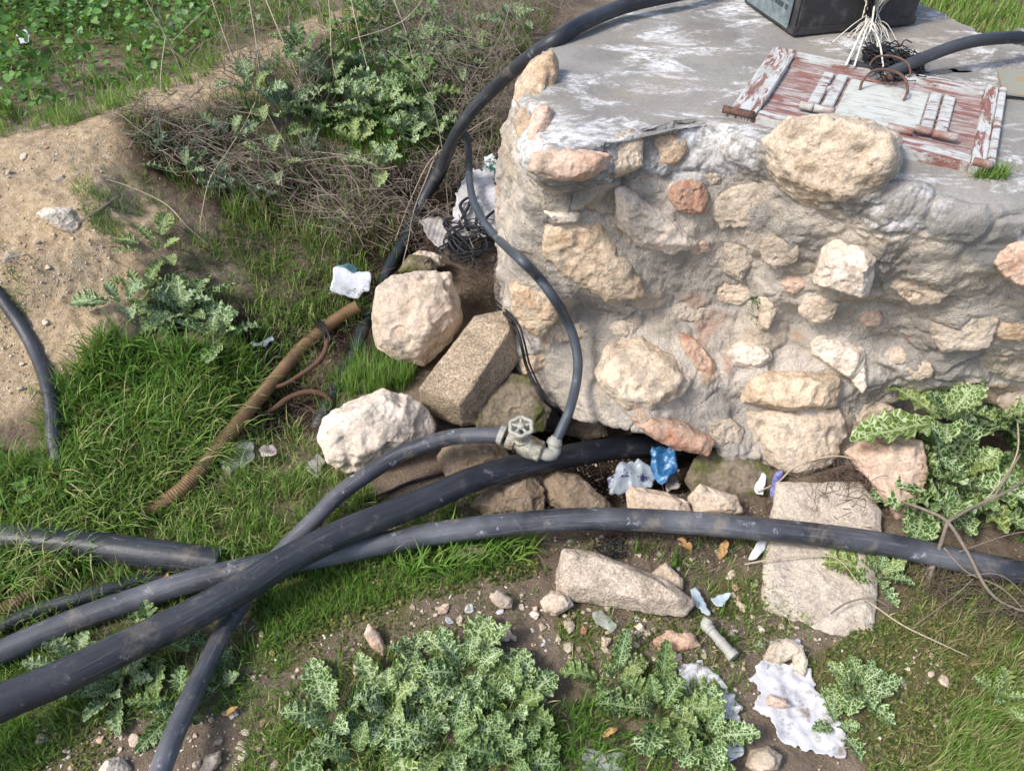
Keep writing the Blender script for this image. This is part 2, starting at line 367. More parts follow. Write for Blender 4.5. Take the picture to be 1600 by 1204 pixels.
def W(px, py):
    r = Vector(ray(px, py).tolist()).normalized(); h = WBVH.ray_cast(Vector((0, 0, CAM_H)), r)
    return (np.array(h[0]), np.array(h[1])) if h[0] is not None else (None, None)
D = wall_grid(1250, 34); na, nb = D.shape[:2]
Nn = np.cross(np.gradient(D, axis=0), np.gradient(D, axis=1)); Nn /= np.linalg.norm(Nn, axis=2)[..., None] + 1e-9
# outward sign
test = (Nn[..., 2][:, :3 * 34]).mean(); Nn = Nn if test > 0 else -Nn
Pf = D.reshape(-1, 3); topm = np.clip((np.abs(Nn[..., 2].reshape(-1)) - .75) / .2, 0, 1) * (Pf[:, 2] > .7)
topm = np.maximum(topm, np.clip((Pf[:, 0] - .82) / .15, 0, 1) * np.clip((Pf[:, 2] - .61) / .07, 0, 1))
# strong relief on the faces, trowelled gently on the top
f1 = fbm(Pf, 5.5, 3, .5, 21); f2 = fbm(Pf, 15, 4, .55, 22, True); f3 = fbm(Pf, 60, 3, .6, 23); f4 = fbm(Pf * [1, 1, 1.6], 9, 3, .5, 25)
steps = np.clip(f4 * 3, -1, 1)
f5 = np.clip(fbm(Pf * [1, 1, 1.3], 4.2, 2, .5, 31) * 5, -1, 1)
dsp = (1 - topm) * (.016 * f1 + .007 * f2 + .0045 * f3 + .0022 * fbm(Pf, 125, 2, .6, 33) + .005 * steps + .010 * f5) + topm * (.004 * f1 + .0012 * f3)
wq = Pf * [1, 1, 1.35] + .035 * np.stack([fbm(Pf, 9, 3, .5, 51), fbm(Pf, 9, 3, .5, 52), fbm(Pf, 9, 3, .5, 53)], -1)
A1, A2, cid = worley(wq, 8.5, 3); B1, B2, cid2 = worley(wq, 24, 5)
edge1 = np.clip((A2 - A1) / .22, 0, 1); edge2 = np.clip((B2 - B1) / .3, 0, 1)
patch = np.clip(fbm(Pf, 3.5, 3, .5, 61) * 3 + .55, 0, 1)              # where rubble shows through the mortar
stone_m = edge1 * np.clip(patch, 0, .8) * (1 - topm) * (cid > .35)
dsp += (1 - topm) * (.013 * (edge1 - .6) * patch * (cid > .35) + .0045 * (edge2 - .5) * np.clip(fbm(Pf, 6, 2, .5, 62) * 3 + .4, 0, 1))
FEAT = [(925, 415, 85, 62, .040), (1010, 345, 75, 45, .020), (890, 262, 70, 26, .018), (1000, 500, 110, 26, -.035), (900, 520, 40, 50, -.030), (1110, 450, 60, 70, -.028), (1200, 480, 22, 110, .020), (1010, 585, 85, 60, .022),
        (1240, 600, 90, 30, .020), (1320, 420, 60, 40, .012), (1245, 690, 85, 55, .018), (1430, 520, 120, 50, .016), (1520, 640, 150, 22, -.035), (1500, 585, 150, 20, .020), (1150, 640, 60, 26, -.030), (1250, 500, 60, 24, -.014), (1130, 330, 40, 60, -.022), (1210, 350, 50, 40, .020), (1400, 400, 90, 30, .012), (960, 255, 60, 22, .012), (1060, 620, 40, 26, -.02), (860, 620, 40, 40, -.02)]
fe = np.zeros(len(Pf)); cemb = np.zeros(len(Pf))
for (a, b, rx, ry, am) in FEAT:
    h, n = W(a, b)
    if h is None: continue
    k = np.linalg.norm(h - [0, 0, CAM_H]) / F_PX; q = Pf - h; e = (q[:, 0] / (rx * k)) ** 2 + ((q[:, 2] * .72 ) / (ry * k)) ** 2 + (q[:, 1] / (.25)) ** 4; fe += am * np.exp(-e ** 1.6)
for (a, b, r) in [(1150, 260, 60), (1180, 330, 40), (1090, 300, 30), (840, 330, 30), (820, 400, 30), (900, 300, 26), (960, 300, 30), (930, 500, 55), (900, 540, 40), (1080, 660, 40), (1130, 640, 40), (1260, 380, 50), (1480, 540, 70), (1380, 400, 60), (1060, 400, 26), (1230, 300, 30)]:
    h, n = W(a, b)
    if h is not None: k = np.linalg.norm(h - [0, 0, CAM_H]) / F_PX; cemb = np.maximum(cemb, np.exp(-(((Pf - h) ** 2).sum(1) / (r * k) ** 2)))
lipw = np.clip((.985 - np.abs(Nn[..., 2].reshape(-1))) / .12, 0, 1) * np.clip((Pf[:, 2] - .62) / .08, 0, 1)
dsp += fe * (1 - topm) + lipw * (.022 * fbm(Pf, 5, 3, .5, 71) + .008 * (edge1 - .5))
cemc = np.maximum(topm, np.clip((Pf[:, 2] - .69 + .13 * fbm(Pf, 4.5, 4, .6, 72)) / .05, 0, 1))
Pw = Pf + Nn.reshape(-1, 3) * dsp[:, None]
S_ = Pw.reshape(na, nb, 3)[::5, ::4]; WF2 = grid_faces(*S_.shape[:2])
WBVH = BVHTree.FromPolygons([Vector(v) for v in S_.reshape(-1, 3).tolist()], WF2.tolist())
wall = empty('stone_wall', (1.0, 1.5, 0), 'rubble stone and mortar cistern with a grey cement top', 'stone wall')
me = mesh_np('mortar', Pw, grid_faces(na, nb), rnd=cemc)
for nm, arr in (('stone', stone_m), ('cellv', cid), ('cemb', cemb), ('crack', 1 - np.minimum(edge1 + (1 - patch), 1))):
    a = me.attributes.new(nm, 'FLOAT', 'POINT'); a.data.foreach_set('value', arr.astype(np.float32))
t = NT('mortar_mix')
n1 = t.noise(4.0, 5, .6); n2 = t.noise(13, 6, .65); n3 = t.noise(60, 5, .7); n4 = t.noise(240, 4, .7)
grey = t.mix(t.ramp(n2, [(.35, 0), (.65, 1)]), lin('#a59d93'), lin('#bfb7ac'))
tan = t.mix(t.ramp(n2, [(.3, 0), (.7, 1)]), lin('#c9bcab'), lin('#ddd2c4'))
face = t.mix(t.ramp(t.noise(5.5, 6, .7, dist=.8), [(.42, 0), (.56, 1)]), tan, grey)
face = t.mix(t.math('MULTIPLY', t.ramp(t.noise(8, 5, .6), [(.62, 0), (.72, 1)]), .8), face, lin('#bb9a78'))
face = t.mix(t.math('MULTIPLY', t.ramp(t.noise(30, 6, .75), [(.57, 0), (.64, 1)]), .55), face, lin('#e0d4c2'))
pits = t.ramp(t.noise(85, 5, .75), [(.3, 1), (.42, 0)]); face = t.mix(t.math('MULTIPLY', pits, .5), face, lin('#5b4c3e'))
st = t.ramp(t.attr('cellv'), [(.0, lin('#c3b8a6')), (.4, lin('#cbbca6')), (.5, lin('#d6cabb')), (.6, lin('#cdb095')), (.68, lin('#e0d6ca')), (.8, lin('#c9baa6')), (.9, lin('#c9ab98')), (1, lin('#ddd4c8'))], 'CONSTANT')
st = t.mix(t.ramp(n3, [(.4, 0), (.7, .35)]), st, lin('#8d7c68')); face = t.mix(t.ramp(t.math('ADD', t.attr('stone'), t.math('MULTIPLY', t.math('SUBTRACT', n3, .5), 1.2)), [(.5, 0), (.75, .9)]), face, st)
face = t.mix(t.math('MULTIPLY', t.ramp(t.math('ADD', t.attr('cemb'), t.math('MULTIPLY', t.math('SUBTRACT', n2, .5), 1.2)), [(.45, 0), (.65, 1)]), .8), face, t.mix(n3, lin('#8e8983'), lin('#aba59d')))
cem = t.mix(t.ramp(n1, [(.35, 0), (.6, 1)]), lin('#74726e'), lin('#8d8a85'))
brown = t.ramp(t.noise(3.2, 5, .6, vec=t.mapv(t.pos, (1, 1, 1), (3, 1, 0))), [(.5, 0), (.62, 1)]); cem = t.mix(t.math('MULTIPLY', brown, .4), cem, lin('#8f8474'))
sv = t.mapv(t.pos, (1.0, 1.7, 1), rot=(0, 0, .5))
lime = t.ramp(t.noise(4.2, 9, .74, vec=sv, dist=.5), [(.50, 0), (.60, 1)])
lime = t.math('MULTIPLY', lime, t.ramp(t.noise(38, 6, .75, vec=sv), [(.38, 0), (.54, 1)]))
cem = t.mix(t.math('MULTIPLY', lime, .85), cem, lin('#d4d4d4'))
col = t.mix(t.ramp(t.math('ADD', t.attr('rnd'), t.math('MULTIPLY', t.math('SUBTRACT', n2, .5), .5)), [(.35, 0), (.65, 1)]), face, cem)
col = t.mix(.3, col, t.ramp(n4, [(.3, .2), (.7, .85)]), 'OVERLAY')
hh = t.math('ADD', t.math('MULTIPLY', n3, 1.0), t.math('MULTIPLY', n4, .35)); bs = t.math('SUBTRACT', 1.0, t.math('MULTIPLY', t.attr('rnd'), .75))
b = t.n('ShaderNodeBump'); b.inputs['Distance'].default_value = .013; t.L(bs, b.inputs['Strength']); t.L(hh, b.inputs['Height'])
MORTAR = t.done(col, .93, b.outputs[0], Specular_IOR_Level=.15)
link('mortar', me, MORTAR, wall)
# ------------------------------------------------------------------ rocks
def remesh_np(V, F, vox):
    me = bpy.data.meshes.new('t'); me.from_pydata([tuple(v) for v in V], [], F); o = bpy.data.objects.new('t', me); COL.objects.link(o)
    m = o.modifiers.new('r', 'REMESH'); m.mode = 'VOXEL'; m.voxel_size = vox
    dg = bpy.context.evaluated_depsgraph_get(); e = bpy.data.meshes.new_from_object(o.evaluated_get(dg))
    n = len(e.vertices); co = np.empty(n * 3, np.float32); e.vertices.foreach_get('co', co); no = np.empty(n * 3, np.float32); e.vertices.foreach_get('normal', no)
    f = [tuple(p.vertices) for p in e.polygons]; f = np.array(f) if all(len(q) == 4 for q in f) else f
    bpy.data.objects.remove(o); bpy.data.meshes.remove(me); bpy.data.meshes.remove(e)
    return co.reshape(-1, 3).astype(float), no.reshape(-1, 3).astype(float), f
def hull(P):
    bm = bmesh.new(); vs = [bm.verts.new(p) for p in P]; r = bmesh.ops.convex_hull(bm, input=vs)
    bmesh.ops.delete(bm, geom=[g for g in r['geom_interior'] if isinstance(g, bmesh.types.BMVert)], context='VERTS')
    bm.verts.index_update(); V = [v.co.copy() for v in bm.verts]; F = [[v.index for v in f.verts] for f in bm.faces]; bm.free(); return V, F
def rough_rock(P, name, mat, parent=None, rough=1.0, vox=None, seed=0, parts=70):
    V, F = hull([tuple(p) for p in P]); A = np.array(V); dim = (A.max(0) - A.min(0)).max(); vox = vox or max(dim / parts, .0022)
    co, no, f = remesh_np(V, F, vox); s = dim
    d = .035 * s * fbm(co, 2.2 / s, 3, .5, seed) + .024 * s * fbm(co, 6 / s, 4, .5, seed + 5, True) + .0016 * fbm(co, 90, 3, .6, seed + 9)
    chips = np.clip(fbm(co, 4 / s, 2, .5, seed + 3) * 6 - 1.2, 0, 1) * .03 * s
    return link(name, mesh_np(name, co + no * ((d - chips) * rough)[:, None], f), mat, parent)
def screen_rock(name, outline, mat, z=None, front=.04, back=.06, lifts=None, wallside=False, parent=None, rough=1.0, seed=0, shrink=.7, parts=70, tiltn=None):
    """outline: where the stone's silhouette stands; front/back: how far it bulges to either side of the plane it lies on"""
    O = np.array(outline, float); cx, cy = O.mean(0)
    if wallside:
        H = [W(a, b) for a, b in outline]; good = [h for h in H if h[0] is not None]; cen = np.mean([h[0] for h in good], 0)
        c0 = W(cx, cy); cen = c0[0] if c0[0] is not None else cen
        n = np.mean([(h[1] if h[1] @ ray(cx, cy) < 0 else -h[1]) for h in good], 0); n = n / np.linalg.norm(n)
        vd = -ray(cx, cy); vd /= np.linalg.norm(vd); n = n + .5 * vd; n /= np.linalg.norm(n)
    else:
        cen = U(cx, cy, z); vd = -ray(cx, cy); vd /= np.linalg.norm(vd); n = vd if tiltn is None else vd + np.array(tiltn); n = n / np.linalg.norm(n)
    def onp(a, b, off=0.0):
        r = ray(a, b); c = np.array([0, 0, CAM_H]); tt = ((cen + n * off - c) @ n) / (r @ n); return c + r * tt
    P = [onp(a, b) for a, b in outline]; cc = np.mean(P, 0)
    rg = np.random.RandomState(seed + 11)
    if lifts: Fp = [onp(a, b, l) for a, b, l in lifts]
    else: Fp = [cc + (p - cc) * (shrink + rg.uniform(-.12, .08)) + n * front * rg.uniform(.55, 1.0) for p in P]
    Bp = [cc + (p - cc) * .85 - n * back for p in P] + [cc + (p - cc) * 1.0 - n * back * .4 for p in P]
    return rough_rock(P + Fp + Bp, name, mat, parent, rough, seed=seed, parts=parts)
LIME = rock_mat('limestone_pale', '#c2b4a4', '#d0c4b6', '#a58f78', bump=.8)
LPINK = rock_mat('limestone_pink', '#c8ae9c', '#d4c2b4', '#a9836b', bump=.8)
LORG = rock_mat('limestone_ochre', '#bba489', '#d6c8b4', '#a68a6c', stain_amt=.8)
LTAN = rock_mat('limestone_tan', '#c3b5a2', '#d9cdbd', '#a18c74', stain_amt=.6)
LGREY = rock_mat('limestone_grey', '#b0a598', '#cbc1b3', '#8d8173', stain_amt=.6)
LRED = rock_mat('limestone_red', '#a97e6a', '#c9b09d', '#935f4a', stain_amt=.7)
LWHITE = rock_mat('limestone_white', '#cec4b8', '#dcd3c9', '#ae9b86', stain_amt=.35, bump=.6)
LBROWN = rock_mat('rock_brown', '#75685a', '#9a8b78', '#5b4f43', stain_amt=.6)
CONC = rock_mat('concrete_aggregate', '#b5ab9b', '#c7bdae', '#968c7c', scale=1.6, grain=.45, stain_amt=.4, bump=1.1)
CONC2 = rock_mat('concrete_pale', '#c2bbb3', '#d3ccc4', '#a39a91', scale=1.6, grain=.35, stain_amt=.3)
CONC3 = rock_mat('concrete_dirty', '#beb8b0', '#d2ccc4', '#968c80', scale=1.0, grain=.15, stain_amt=.5, splash=.3)
def mossy(name, a, b):
    t = NT(name); n1 = t.noise(16, 6, .65); n2 = t.noise(90, 5, .7)
    c = t.mix(t.ramp(n1, [(.4, 0), (.6, 1)]), lin(a), lin(b)); c = t.mix(t.ramp(t.noise(11, 5, .6, vec=t.mapv(t.pos, loc=(2, 0, 0))), [(.48, 0), (.6, 1)]), c, lin('#4f5424'))
    c = t.mix(.4, c, t.ramp(n2, [(.3, .2), (.7, .85)]), 'OVERLAY'); return t.done(c, .95, t.bump(t.math('ADD', n1, n2), .8, .01))
LMOSS = mossy('rock_mossy', '#665c4c', '#8a7e6b')
# stones bedded in the wall are parts of it
WS = [([(805, 132), (832, 96), (862, 76), (866, 100), (842, 165), (822, 228), (806, 195)], LORG, .012, None),
      ([(848, 163), (864, 170), (858, 200), (842, 228), (824, 222), (830, 195)], LPINK, .022, None),
      ([(830, 240), (870, 234), (915, 237), (955, 243), (947, 262), (912, 279), (850, 281), (826, 266)], LPINK, .03, 'pink slab edge jutting from the wall corner'),
      ([(1010, 232), (1022, 204), (1050, 203), (1077, 216), (1075, 242), (1058, 256), (1014, 264)], LORG, .018, 'rough ochre stone under the cement lip'),
      ([(950, 218), (985, 202), (1005, 210), (1004, 258), (965, 275), (945, 255)], LTAN, .014, None),
      ([(1048, 292), (1070, 280), (1098, 284), (1106, 305), (1100, 335), (1060, 330), (1046, 312)], LRED, .02, None),
      ([(962, 296), (975, 292), (1010, 318), (1060, 350), (1092, 386), (1050, 397), (1000, 382), (966, 352)], LWHITE, .035, 'white wedge stone slanting across the wall face'),
      ([(850, 330), (906, 334), (906, 346), (868, 346)], LWHITE, .015, None),
      ([(852, 348), (905, 345), (948, 360), (962, 408), (1000, 440), (1004, 462), (950, 468), (882, 432), (854, 400)], LORG, .02, None),
      ([(797, 445), (822, 432), (850, 448), (885, 458), (866, 500), (842, 528), (816, 512), (800, 482)], LORG, .02, None),
      ([(810, 560), (838, 543), (860, 555), (850, 578), (818, 588)], LORG, .015, None),
      ([(930, 576), (948, 540), (1000, 528), (1050, 552), (1077, 595), (1062, 618), (1012, 642), (978, 636), (942, 604)], LTAN, .045, 'large rounded tan stone above the dark hollow'),
      ([(1060, 520), (1080, 522), (1117, 565), (1115, 588), (1085, 580), (1066, 550)], LRED, .015, None),
      ([(1127, 549), (1160, 532), (1200, 540), (1207, 558), (1180, 578), (1146, 570)], LWHITE, .035, 'small white stone above the layered slab'),
      ([(1162, 600), (1178, 580), (1235, 582), (1312, 590), (1306, 636), (1240, 642), (1160, 628)], LORG, .05, 'layered cream and ochre slab over the base block'),
      ([(1268, 528), (1288, 520), (1350, 545), (1352, 575), (1330, 592), (1298, 570), (1268, 552)], LWHITE, .035, 'angular white stone with a pointed shard'),
      ([(1325, 588), (1350, 556), (1354, 600), (1346, 612)], LWHITE, .03, None),
      ([(1270, 442), (1284, 390), (1300, 380), (1350, 384), (1369, 405), (1356, 462), (1325, 440)], LWHITE, .045, 'white cube shaped stone high in the wall'),
      ([(1545, 398), (1575, 374), (1640, 372), (1640, 446), (1590, 446), (1556, 420)], LPINK, .03, None),
      ([(1168, 645), (1230, 640), (1310, 640), (1325, 680), (1300, 725), (1245, 745), (1200, 725), (1172, 690)], LTAN, .03, 'big tan block at the foot of the wall'),
      ([(1188, 460), (1210, 448), (1216, 480), (1200, 516), (1188, 514)], LTAN, .02, None),
      ([(885, 640), (910, 630), (945, 650), (950, 680), (912, 690), (888, 672)], LTAN, .02, None),
      ([(955, 642), (1010, 648), (1065, 662), (1118, 688), (1108, 712), (1060, 700), (1000, 672)], LRED, .03, 'rust red stone slab roofing the dark hollow'),
      ([(1100, 655), (1140, 650), (1165, 670), (1160, 695), (1120, 698)], LGREY, .02, None),
      ([(1480, 640), (1530, 625), (1570, 640), (1560, 665), (1500, 668)], LTAN, .02, None),
      ([(1130, 380), (1165, 372), (1180, 400), (1160, 440), (1130, 425)], LGREY, .012, None),
      ([(1290, 620), (1350, 615), (1400, 640), (1390, 680), (1330, 685), (1300, 660)], LTAN, .012, None),
      ([(1440, 500), (1500, 485), (1560, 500), (1545, 545), (1470, 550)], LGREY, .010, None),
      ([(1530, 505), (1590, 500), (1640, 515), (1630, 535), (1560, 530)], LORG, .010, None)]
for k, (ol, m, fr, lb) in enumerate(WS):
    z = None
    o = screen_rock('stone', ol, m, front=fr, back=.05, wallside=True, parent=wall, seed=30 + k, shrink=.74, rough=1.15, parts=64)
    if lb: o['label'] = lb
o = screen_rock('stone', [(1196, 222), (1235, 188), (1290, 182), (1350, 193), (1398, 212), (1403, 248), (1392, 292), (1330, 330), (1262, 322), (1215, 285)], LTAN, z=.80, front=.07, back=.16, parent=wall, seed=91, rough=1.3, parts=90,
    lifts=[(1212, 232, .07), (1242, 196, .09), (1290, 190, .10), (1350, 200, .11), (1390, 218, .11), (1390, 245, .12), (1372, 290, .08), (1310, 305, .08), (1240, 280, .07)]); o['label'] = 'tall pebbly lump rising on the wall top in front of the hatch'
rgw = np.random.RandomState(17); cents = [np.mean(w_[0], 0) for w_ in WS] + [np.array([1300, 250])]; rad_ = [max(np.ptp(np.array(w_[0])[:, 0]), np.ptp(np.array(w_[0])[:, 1])) / 2 for w_ in WS] + [100]
FACE = [(875, 300), (1000, 270), (1120, 240), (1180, 310), (1280, 345), (1420, 400), (1620, 420), (1620, 620), (1400, 660), (1180, 700), (1100, 640), (950, 640), (890, 560), (860, 420)]
nst = 0
for tr in range(1500):
    x, y = rgw.uniform(850, 1620), rgw.uniform(240, 700); r = rgw.choice([22, 34, 46, 62], p=[.15, .35, .3, .2])
    if not inpoly(x, y, FACE) or (1180 < x < 1420 and y < 350): continue
    if any(math.hypot(x - c[0], (y - c[1]) * 1.25) < (r + q) * .86 for c, q in zip(cents, rad_)): continue
    k = rgw.randint(6, 9); a = np.sort(rgw.uniform(0, 6.28, k)); a = np.linspace(0, 6.28, k, endpoint=False) + rgw.normal(0, .18, k)
    ol = [(x + r * math.cos(q) * rgw.uniform(.8, 1.15), y + r * .72 * math.sin(q) * rgw.uniform(.75, 1.15)) for q in a]
    screen_rock('stone', ol, [LTAN, LTAN, LGREY, LGREY, LIME, LTAN, LPINK][rgw.randint(7)], front=rgw.uniform(.003, .010), back=.05, wallside=True, parent=wall, seed=200 + nst, shrink=.72, rough=1.3, parts=46); cents.append(np.array([x, y])); rad_.append(r); nst += 1
    if nst >= 17: break
# loose boulders and slabs
def loose(name, ol, m, z, fr, bk, label, cat, group=None, **k):
    o = screen_rock(name, ol, m, z=z, front=fr, back=bk, **k); tag(o, label, cat, group); return o
loose('boulder', [(497, 682), (506, 655), (545, 630), (598, 608), (640, 622), (664, 640), (678, 664), (668, 690), (630, 705), (590, 728), (545, 742), (512, 722)], LWHITE, .06, .05, .14,
      'white limestone boulder between the grass tuft and the medium black hose', 'boulder', lifts=[(515, 668, .05), (560, 640, .07), (600, 622, .06), (632, 640, .06), (610, 690, .07), (560, 710, .06), (520, 710, .04)], seed=1, parts=90)
loose('boulder', [(582, 520), (586, 470), (592, 448), (612, 432), (655, 426), (702, 428), (716, 468), (722, 500), (705, 530), (662, 570), (622, 560), (590, 545)], LIME, .12, .05, .18,
      'large pale limestone boulder beside the small white sheet', 'boulder', lifts=[(595, 470, .05), (620, 445, .06), (690, 440, .07), (705, 480, .07), (668, 515, .09), (648, 545, .06), (600, 530, .05)], seed=2, parts=90)
loose('concrete_block', [(742, 494), (790, 484), (806, 520), (812, 560), (745, 662), (722, 668), (663, 640), (656, 607)], CONC, .10, .05, .16,
      'square cut concrete block leaning between two boulders and the wall', 'block', lifts=[(742, 496, .05), (657, 606, .06), (718, 632, .09), (797, 514, .08)], rough=.35, seed=3, parts=100)
loose('concrete_slab', [(868, 900), (880, 858), (925, 862), (1040, 905), (1085, 942), (1070, 960), (1010, 957), (870, 932)], CONC2, .035, .04, .08,
      'broken wedge of pale concrete lying in front of the right hand pipe', 'slab', lifts=[(875, 888, .02), (884, 862, .03), (930, 868, .03), (1030, 908, .03), (1062, 935, .03), (1000, 935, .04), (890, 912, .04)], rough=.55, seed=4, parts=90)
loose('concrete_slab', [(1214, 752), (1345, 752), (1378, 800), (1335, 850), (1345, 920), (1364, 985), (1330, 998), (1240, 985), (1186, 955), (1192, 900), (1198, 845)], CONC3, .004, .012, .05,
      'flat pale concrete slab passing under the right hand pipe', 'slab', lifts=[(1222, 760, .012), (1338, 760, .012), (1365, 800, .012), (1328, 850, .012), (1338, 920, .012), (1350, 978, .012), (1240, 968, .012), (1198, 945, .012), (1208, 850, .012)], tiltn=(0, 0, 3.5), rough=.4, seed=5, parts=90)
loose('boulder', [(1321, 706), (1345, 690), (1400, 682), (1440, 690), (1450, 740), (1430, 800), (1402, 812), (1350, 745)], LPINK, .08, .04, .12, 'pink limestone boulder half hidden by the large right thistle', 'boulder', seed=6)
loose('rock', [(1070, 750), (1086, 716), (1100, 704), (1160, 700), (1212, 742), (1205, 780), (1150, 790), (1090, 780)], LMOSS, -.02, .02, .12, 'moss stained rock in the mouth of the hollow', 'rock', seed=7)
loose('rock', [(978, 770), (985, 760), (1040, 768), (1076, 785), (1080, 805), (985, 806)], LIME, .02, .03, .06, 'pale flat stone behind the pipe, below the blue bag', 'rock', seed=8)
loose('rock', [(1074, 778), (1094, 757), (1150, 775), (1160, 800), (1085, 806)], LIME, .025, .03, .06, 'pale stone behind the pipe, below the mossy rock', 'rock', seed=9)
loose('rock', [(846, 748), (870, 735), (905, 742), (955, 790), (950, 806), (880, 806), (850, 780)], LBROWN, -.03, .03, .08, 'reddish tan rock between the two big pipes', 'rock', seed=10)
loose('rock', [(732, 790), (760, 765), (830, 740), (850, 765), (850, 806), (760, 812)], LBROWN, -.02, .03, .08, 'brown rock in the fork of the two big pipes', 'rock', seed=12)
loose('rock', [(682, 712), (700, 690), (770, 690), (800, 715), (780, 745), (700, 748)], LBROWN, .0, .04, .08, 'tan rock under the hose left of the valve', 'rock', seed=13)
loose('rock', [(742, 640), (800, 585), (830, 590), (860, 640), (850, 672), (790, 682), (745, 670)], LMOSS, .03, .03, .1, 'dark mossy rock behind the hose and valve', 'rock', seed=14)
loose('rock', [(622, 425), (640, 398), (672, 402), (682, 420), (660, 432)], LMOSS, .1, .02, .08, 'small mossy rock behind the large pale boulder', 'rock', seed=15)
loose('rock', [(844, 940), (862, 922), (886, 926), (896, 945), (868, 962), (850, 955)], LIME, .015, .02, .03, 'small cream rock at the left end of the broken wedge', 'rock', seed=16)
loose('rock', [(568, 990), (576, 974), (592, 988), (606, 1018), (600, 1026), (578, 1008)], LPINK, .015, .012, .02, 'thin pink shard standing above the front thistle', 'rock', seed=17)
loose('rock', [(58, 334), (72, 324), (112, 326), (133, 350), (128, 372), (98, 362), (78, 350)], LWHITE, .31, .025, .04, 'chalky white rock on the clay bank', 'rock', seed=18)
loose('rock', [(72, 286), (98, 272), (106, 280), (88, 296)], LGREY, .34, .015, .02, 'small grey stone near the crest of the clay bank', 'rock', seed=19)
loose('rock', [(155, 1204), (165, 1186), (190, 1182), (206, 1200), (190, 1225)], LWHITE, .01, .02, .03, 'white stone at the bottom edge left of the thin hose', 'rock', seed=20)
loose('rock', [(312, 1204), (322, 1180), (345, 1172), (344, 1190), (326, 1215)], LIME, .01, .015, .03, 'pale stone at the bottom edge right of the thin hose', 'rock', seed=21)
loose('rock', [(1164, 1196), (1172, 1172), (1200, 1166), (1222, 1180), (1215, 1200), (1185, 1210)], LIME, .02, .025, .03, 'cream stone below the crumpled white sheet', 'rock', seed=22)
loose('rock', [(1196, 1090), (1204, 1084), (1228, 1092), (1238, 1102), (1220, 1106), (1200, 1102)], LPINK, .025, .012, .015, 'small two toned stone on the crumpled white sheet', 'rock', seed=23)
loose('rock', [(1192, 1030), (1205, 1004), (1230, 996), (1255, 1008), (1256, 1020), (1215, 1038)], LGREY, .02, .015, .03, 'grey stone above the crumpled white sheet', 'rock', seed=24)
loose('rock', [(1010, 900), (1040, 880), (1066, 905), (1066, 922), (1040, 918)], LTAN, .0, .015, .04, 'tan stone behind the broken concrete wedge', 'rock', seed=25)
loose('rock', [(1020, 1000), (1045, 985), (1085, 990), (1095, 1008), (1060, 1020), (1030, 1018)], LRED, .005, .012, .02, 'orange flat stone in the foreground dirt', 'rock', seed=26)
loose('rock', [(764, 932), (778, 920), (800, 935), (800, 950), (780, 950)], LIME, .015, .012, .02, 'small pale stone left of the broken concrete wedge', 'rock', seed=27)
loose('rock', [(700, 868), (730, 850), (760, 856), (768, 880), (720, 885)], LBROWN, -.02, .015, .03, 'dark brown clod below the right hand pipe', 'rock', seed=28)
loose('rock', [(1250, 1010), (1262, 1030), (1258, 1058), (1240, 1046), (1238, 1020)], LTAN, .02, .01, .02, 'upright rusty sliver of stone above the white sheet', 'rock', seed=29)
loose('rock', [(206, 400), (222, 385), (262, 388), (275, 402), (240, 412)], LGREY, .17, .015, .03, 'grey brown clod at the foot of the clay bank under the brush', 'rock', seed=41)
loose('rock', [(0, 410), (10, 392), (35, 400), (50, 418), (25, 428)], LGREY, .26, .02, .03, 'dark flaky stone on the bank above the short curved hose', 'rock', seed=42)
loose('rock', [(640, 400), (655, 392), (690, 398), (695, 415), (665, 420)], LIME, .08, .015, .04, 'pale stone wedged behind the large pale boulder', 'rock', seed=43)
# pebbles: a few kinds, then copies
PEB = []
for k, (m, s) in enumerate([(LIME, .013), (LPINK, .012), (LGREY, .012), (LTAN, .014), (LWHITE, .011), (LRED, .013)]):
    rg = np.random.RandomState(100 + k); P = rg.normal(size=(14, 3)); P /= np.linalg.norm(P, axis=1)[:, None]; P *= [s, s * .75, s * .45]
    PEB.append(rough_rock(P, 'pebble', m, None, 1.0, vox=s / 9, seed=100 + k))
    q = PEB[-1]; q.location = (0, 0, 0)
PLAB = ['cream pebble lying on the foreground dirt', 'pinkish pebble lying on the foreground dirt', 'grey pebble lying on the foreground dirt', 'tan pebble lying on the foreground dirt', 'white pebble lying on the foreground dirt', 'reddish pebble lying on the foreground dirt']
PGRP = ['cream pebbles', 'pinkish pebbles', 'grey pebbles', 'tan pebbles', 'white pebbles', 'reddish pebbles']
regs = [([(640, 930), (860, 930), (1080, 970), (1060, 1040), (900, 1030), (760, 1000), (620, 990)], 75), ([(1030, 940), (1250, 930), (1260, 1080), (1140, 1080), (1040, 1030)], 50),
        ([(380, 1000), (640, 960), (600, 1060), (470, 1100), (430, 1204), (260, 1204)], 40), ([(860, 840), (1200, 840), (1180, 950), (1080, 900)], 22), ([(0, 1130), (230, 1130), (200, 1260), (0, 1260)], 18),
        ([(0, 240), (170, 200), (160, 560), (0, 640)], 26), ([(1380, 1040), (1560, 980), (1560, 1120), (1420, 1160)], 12)]
used = set(); rg = np.random.RandomState(5)
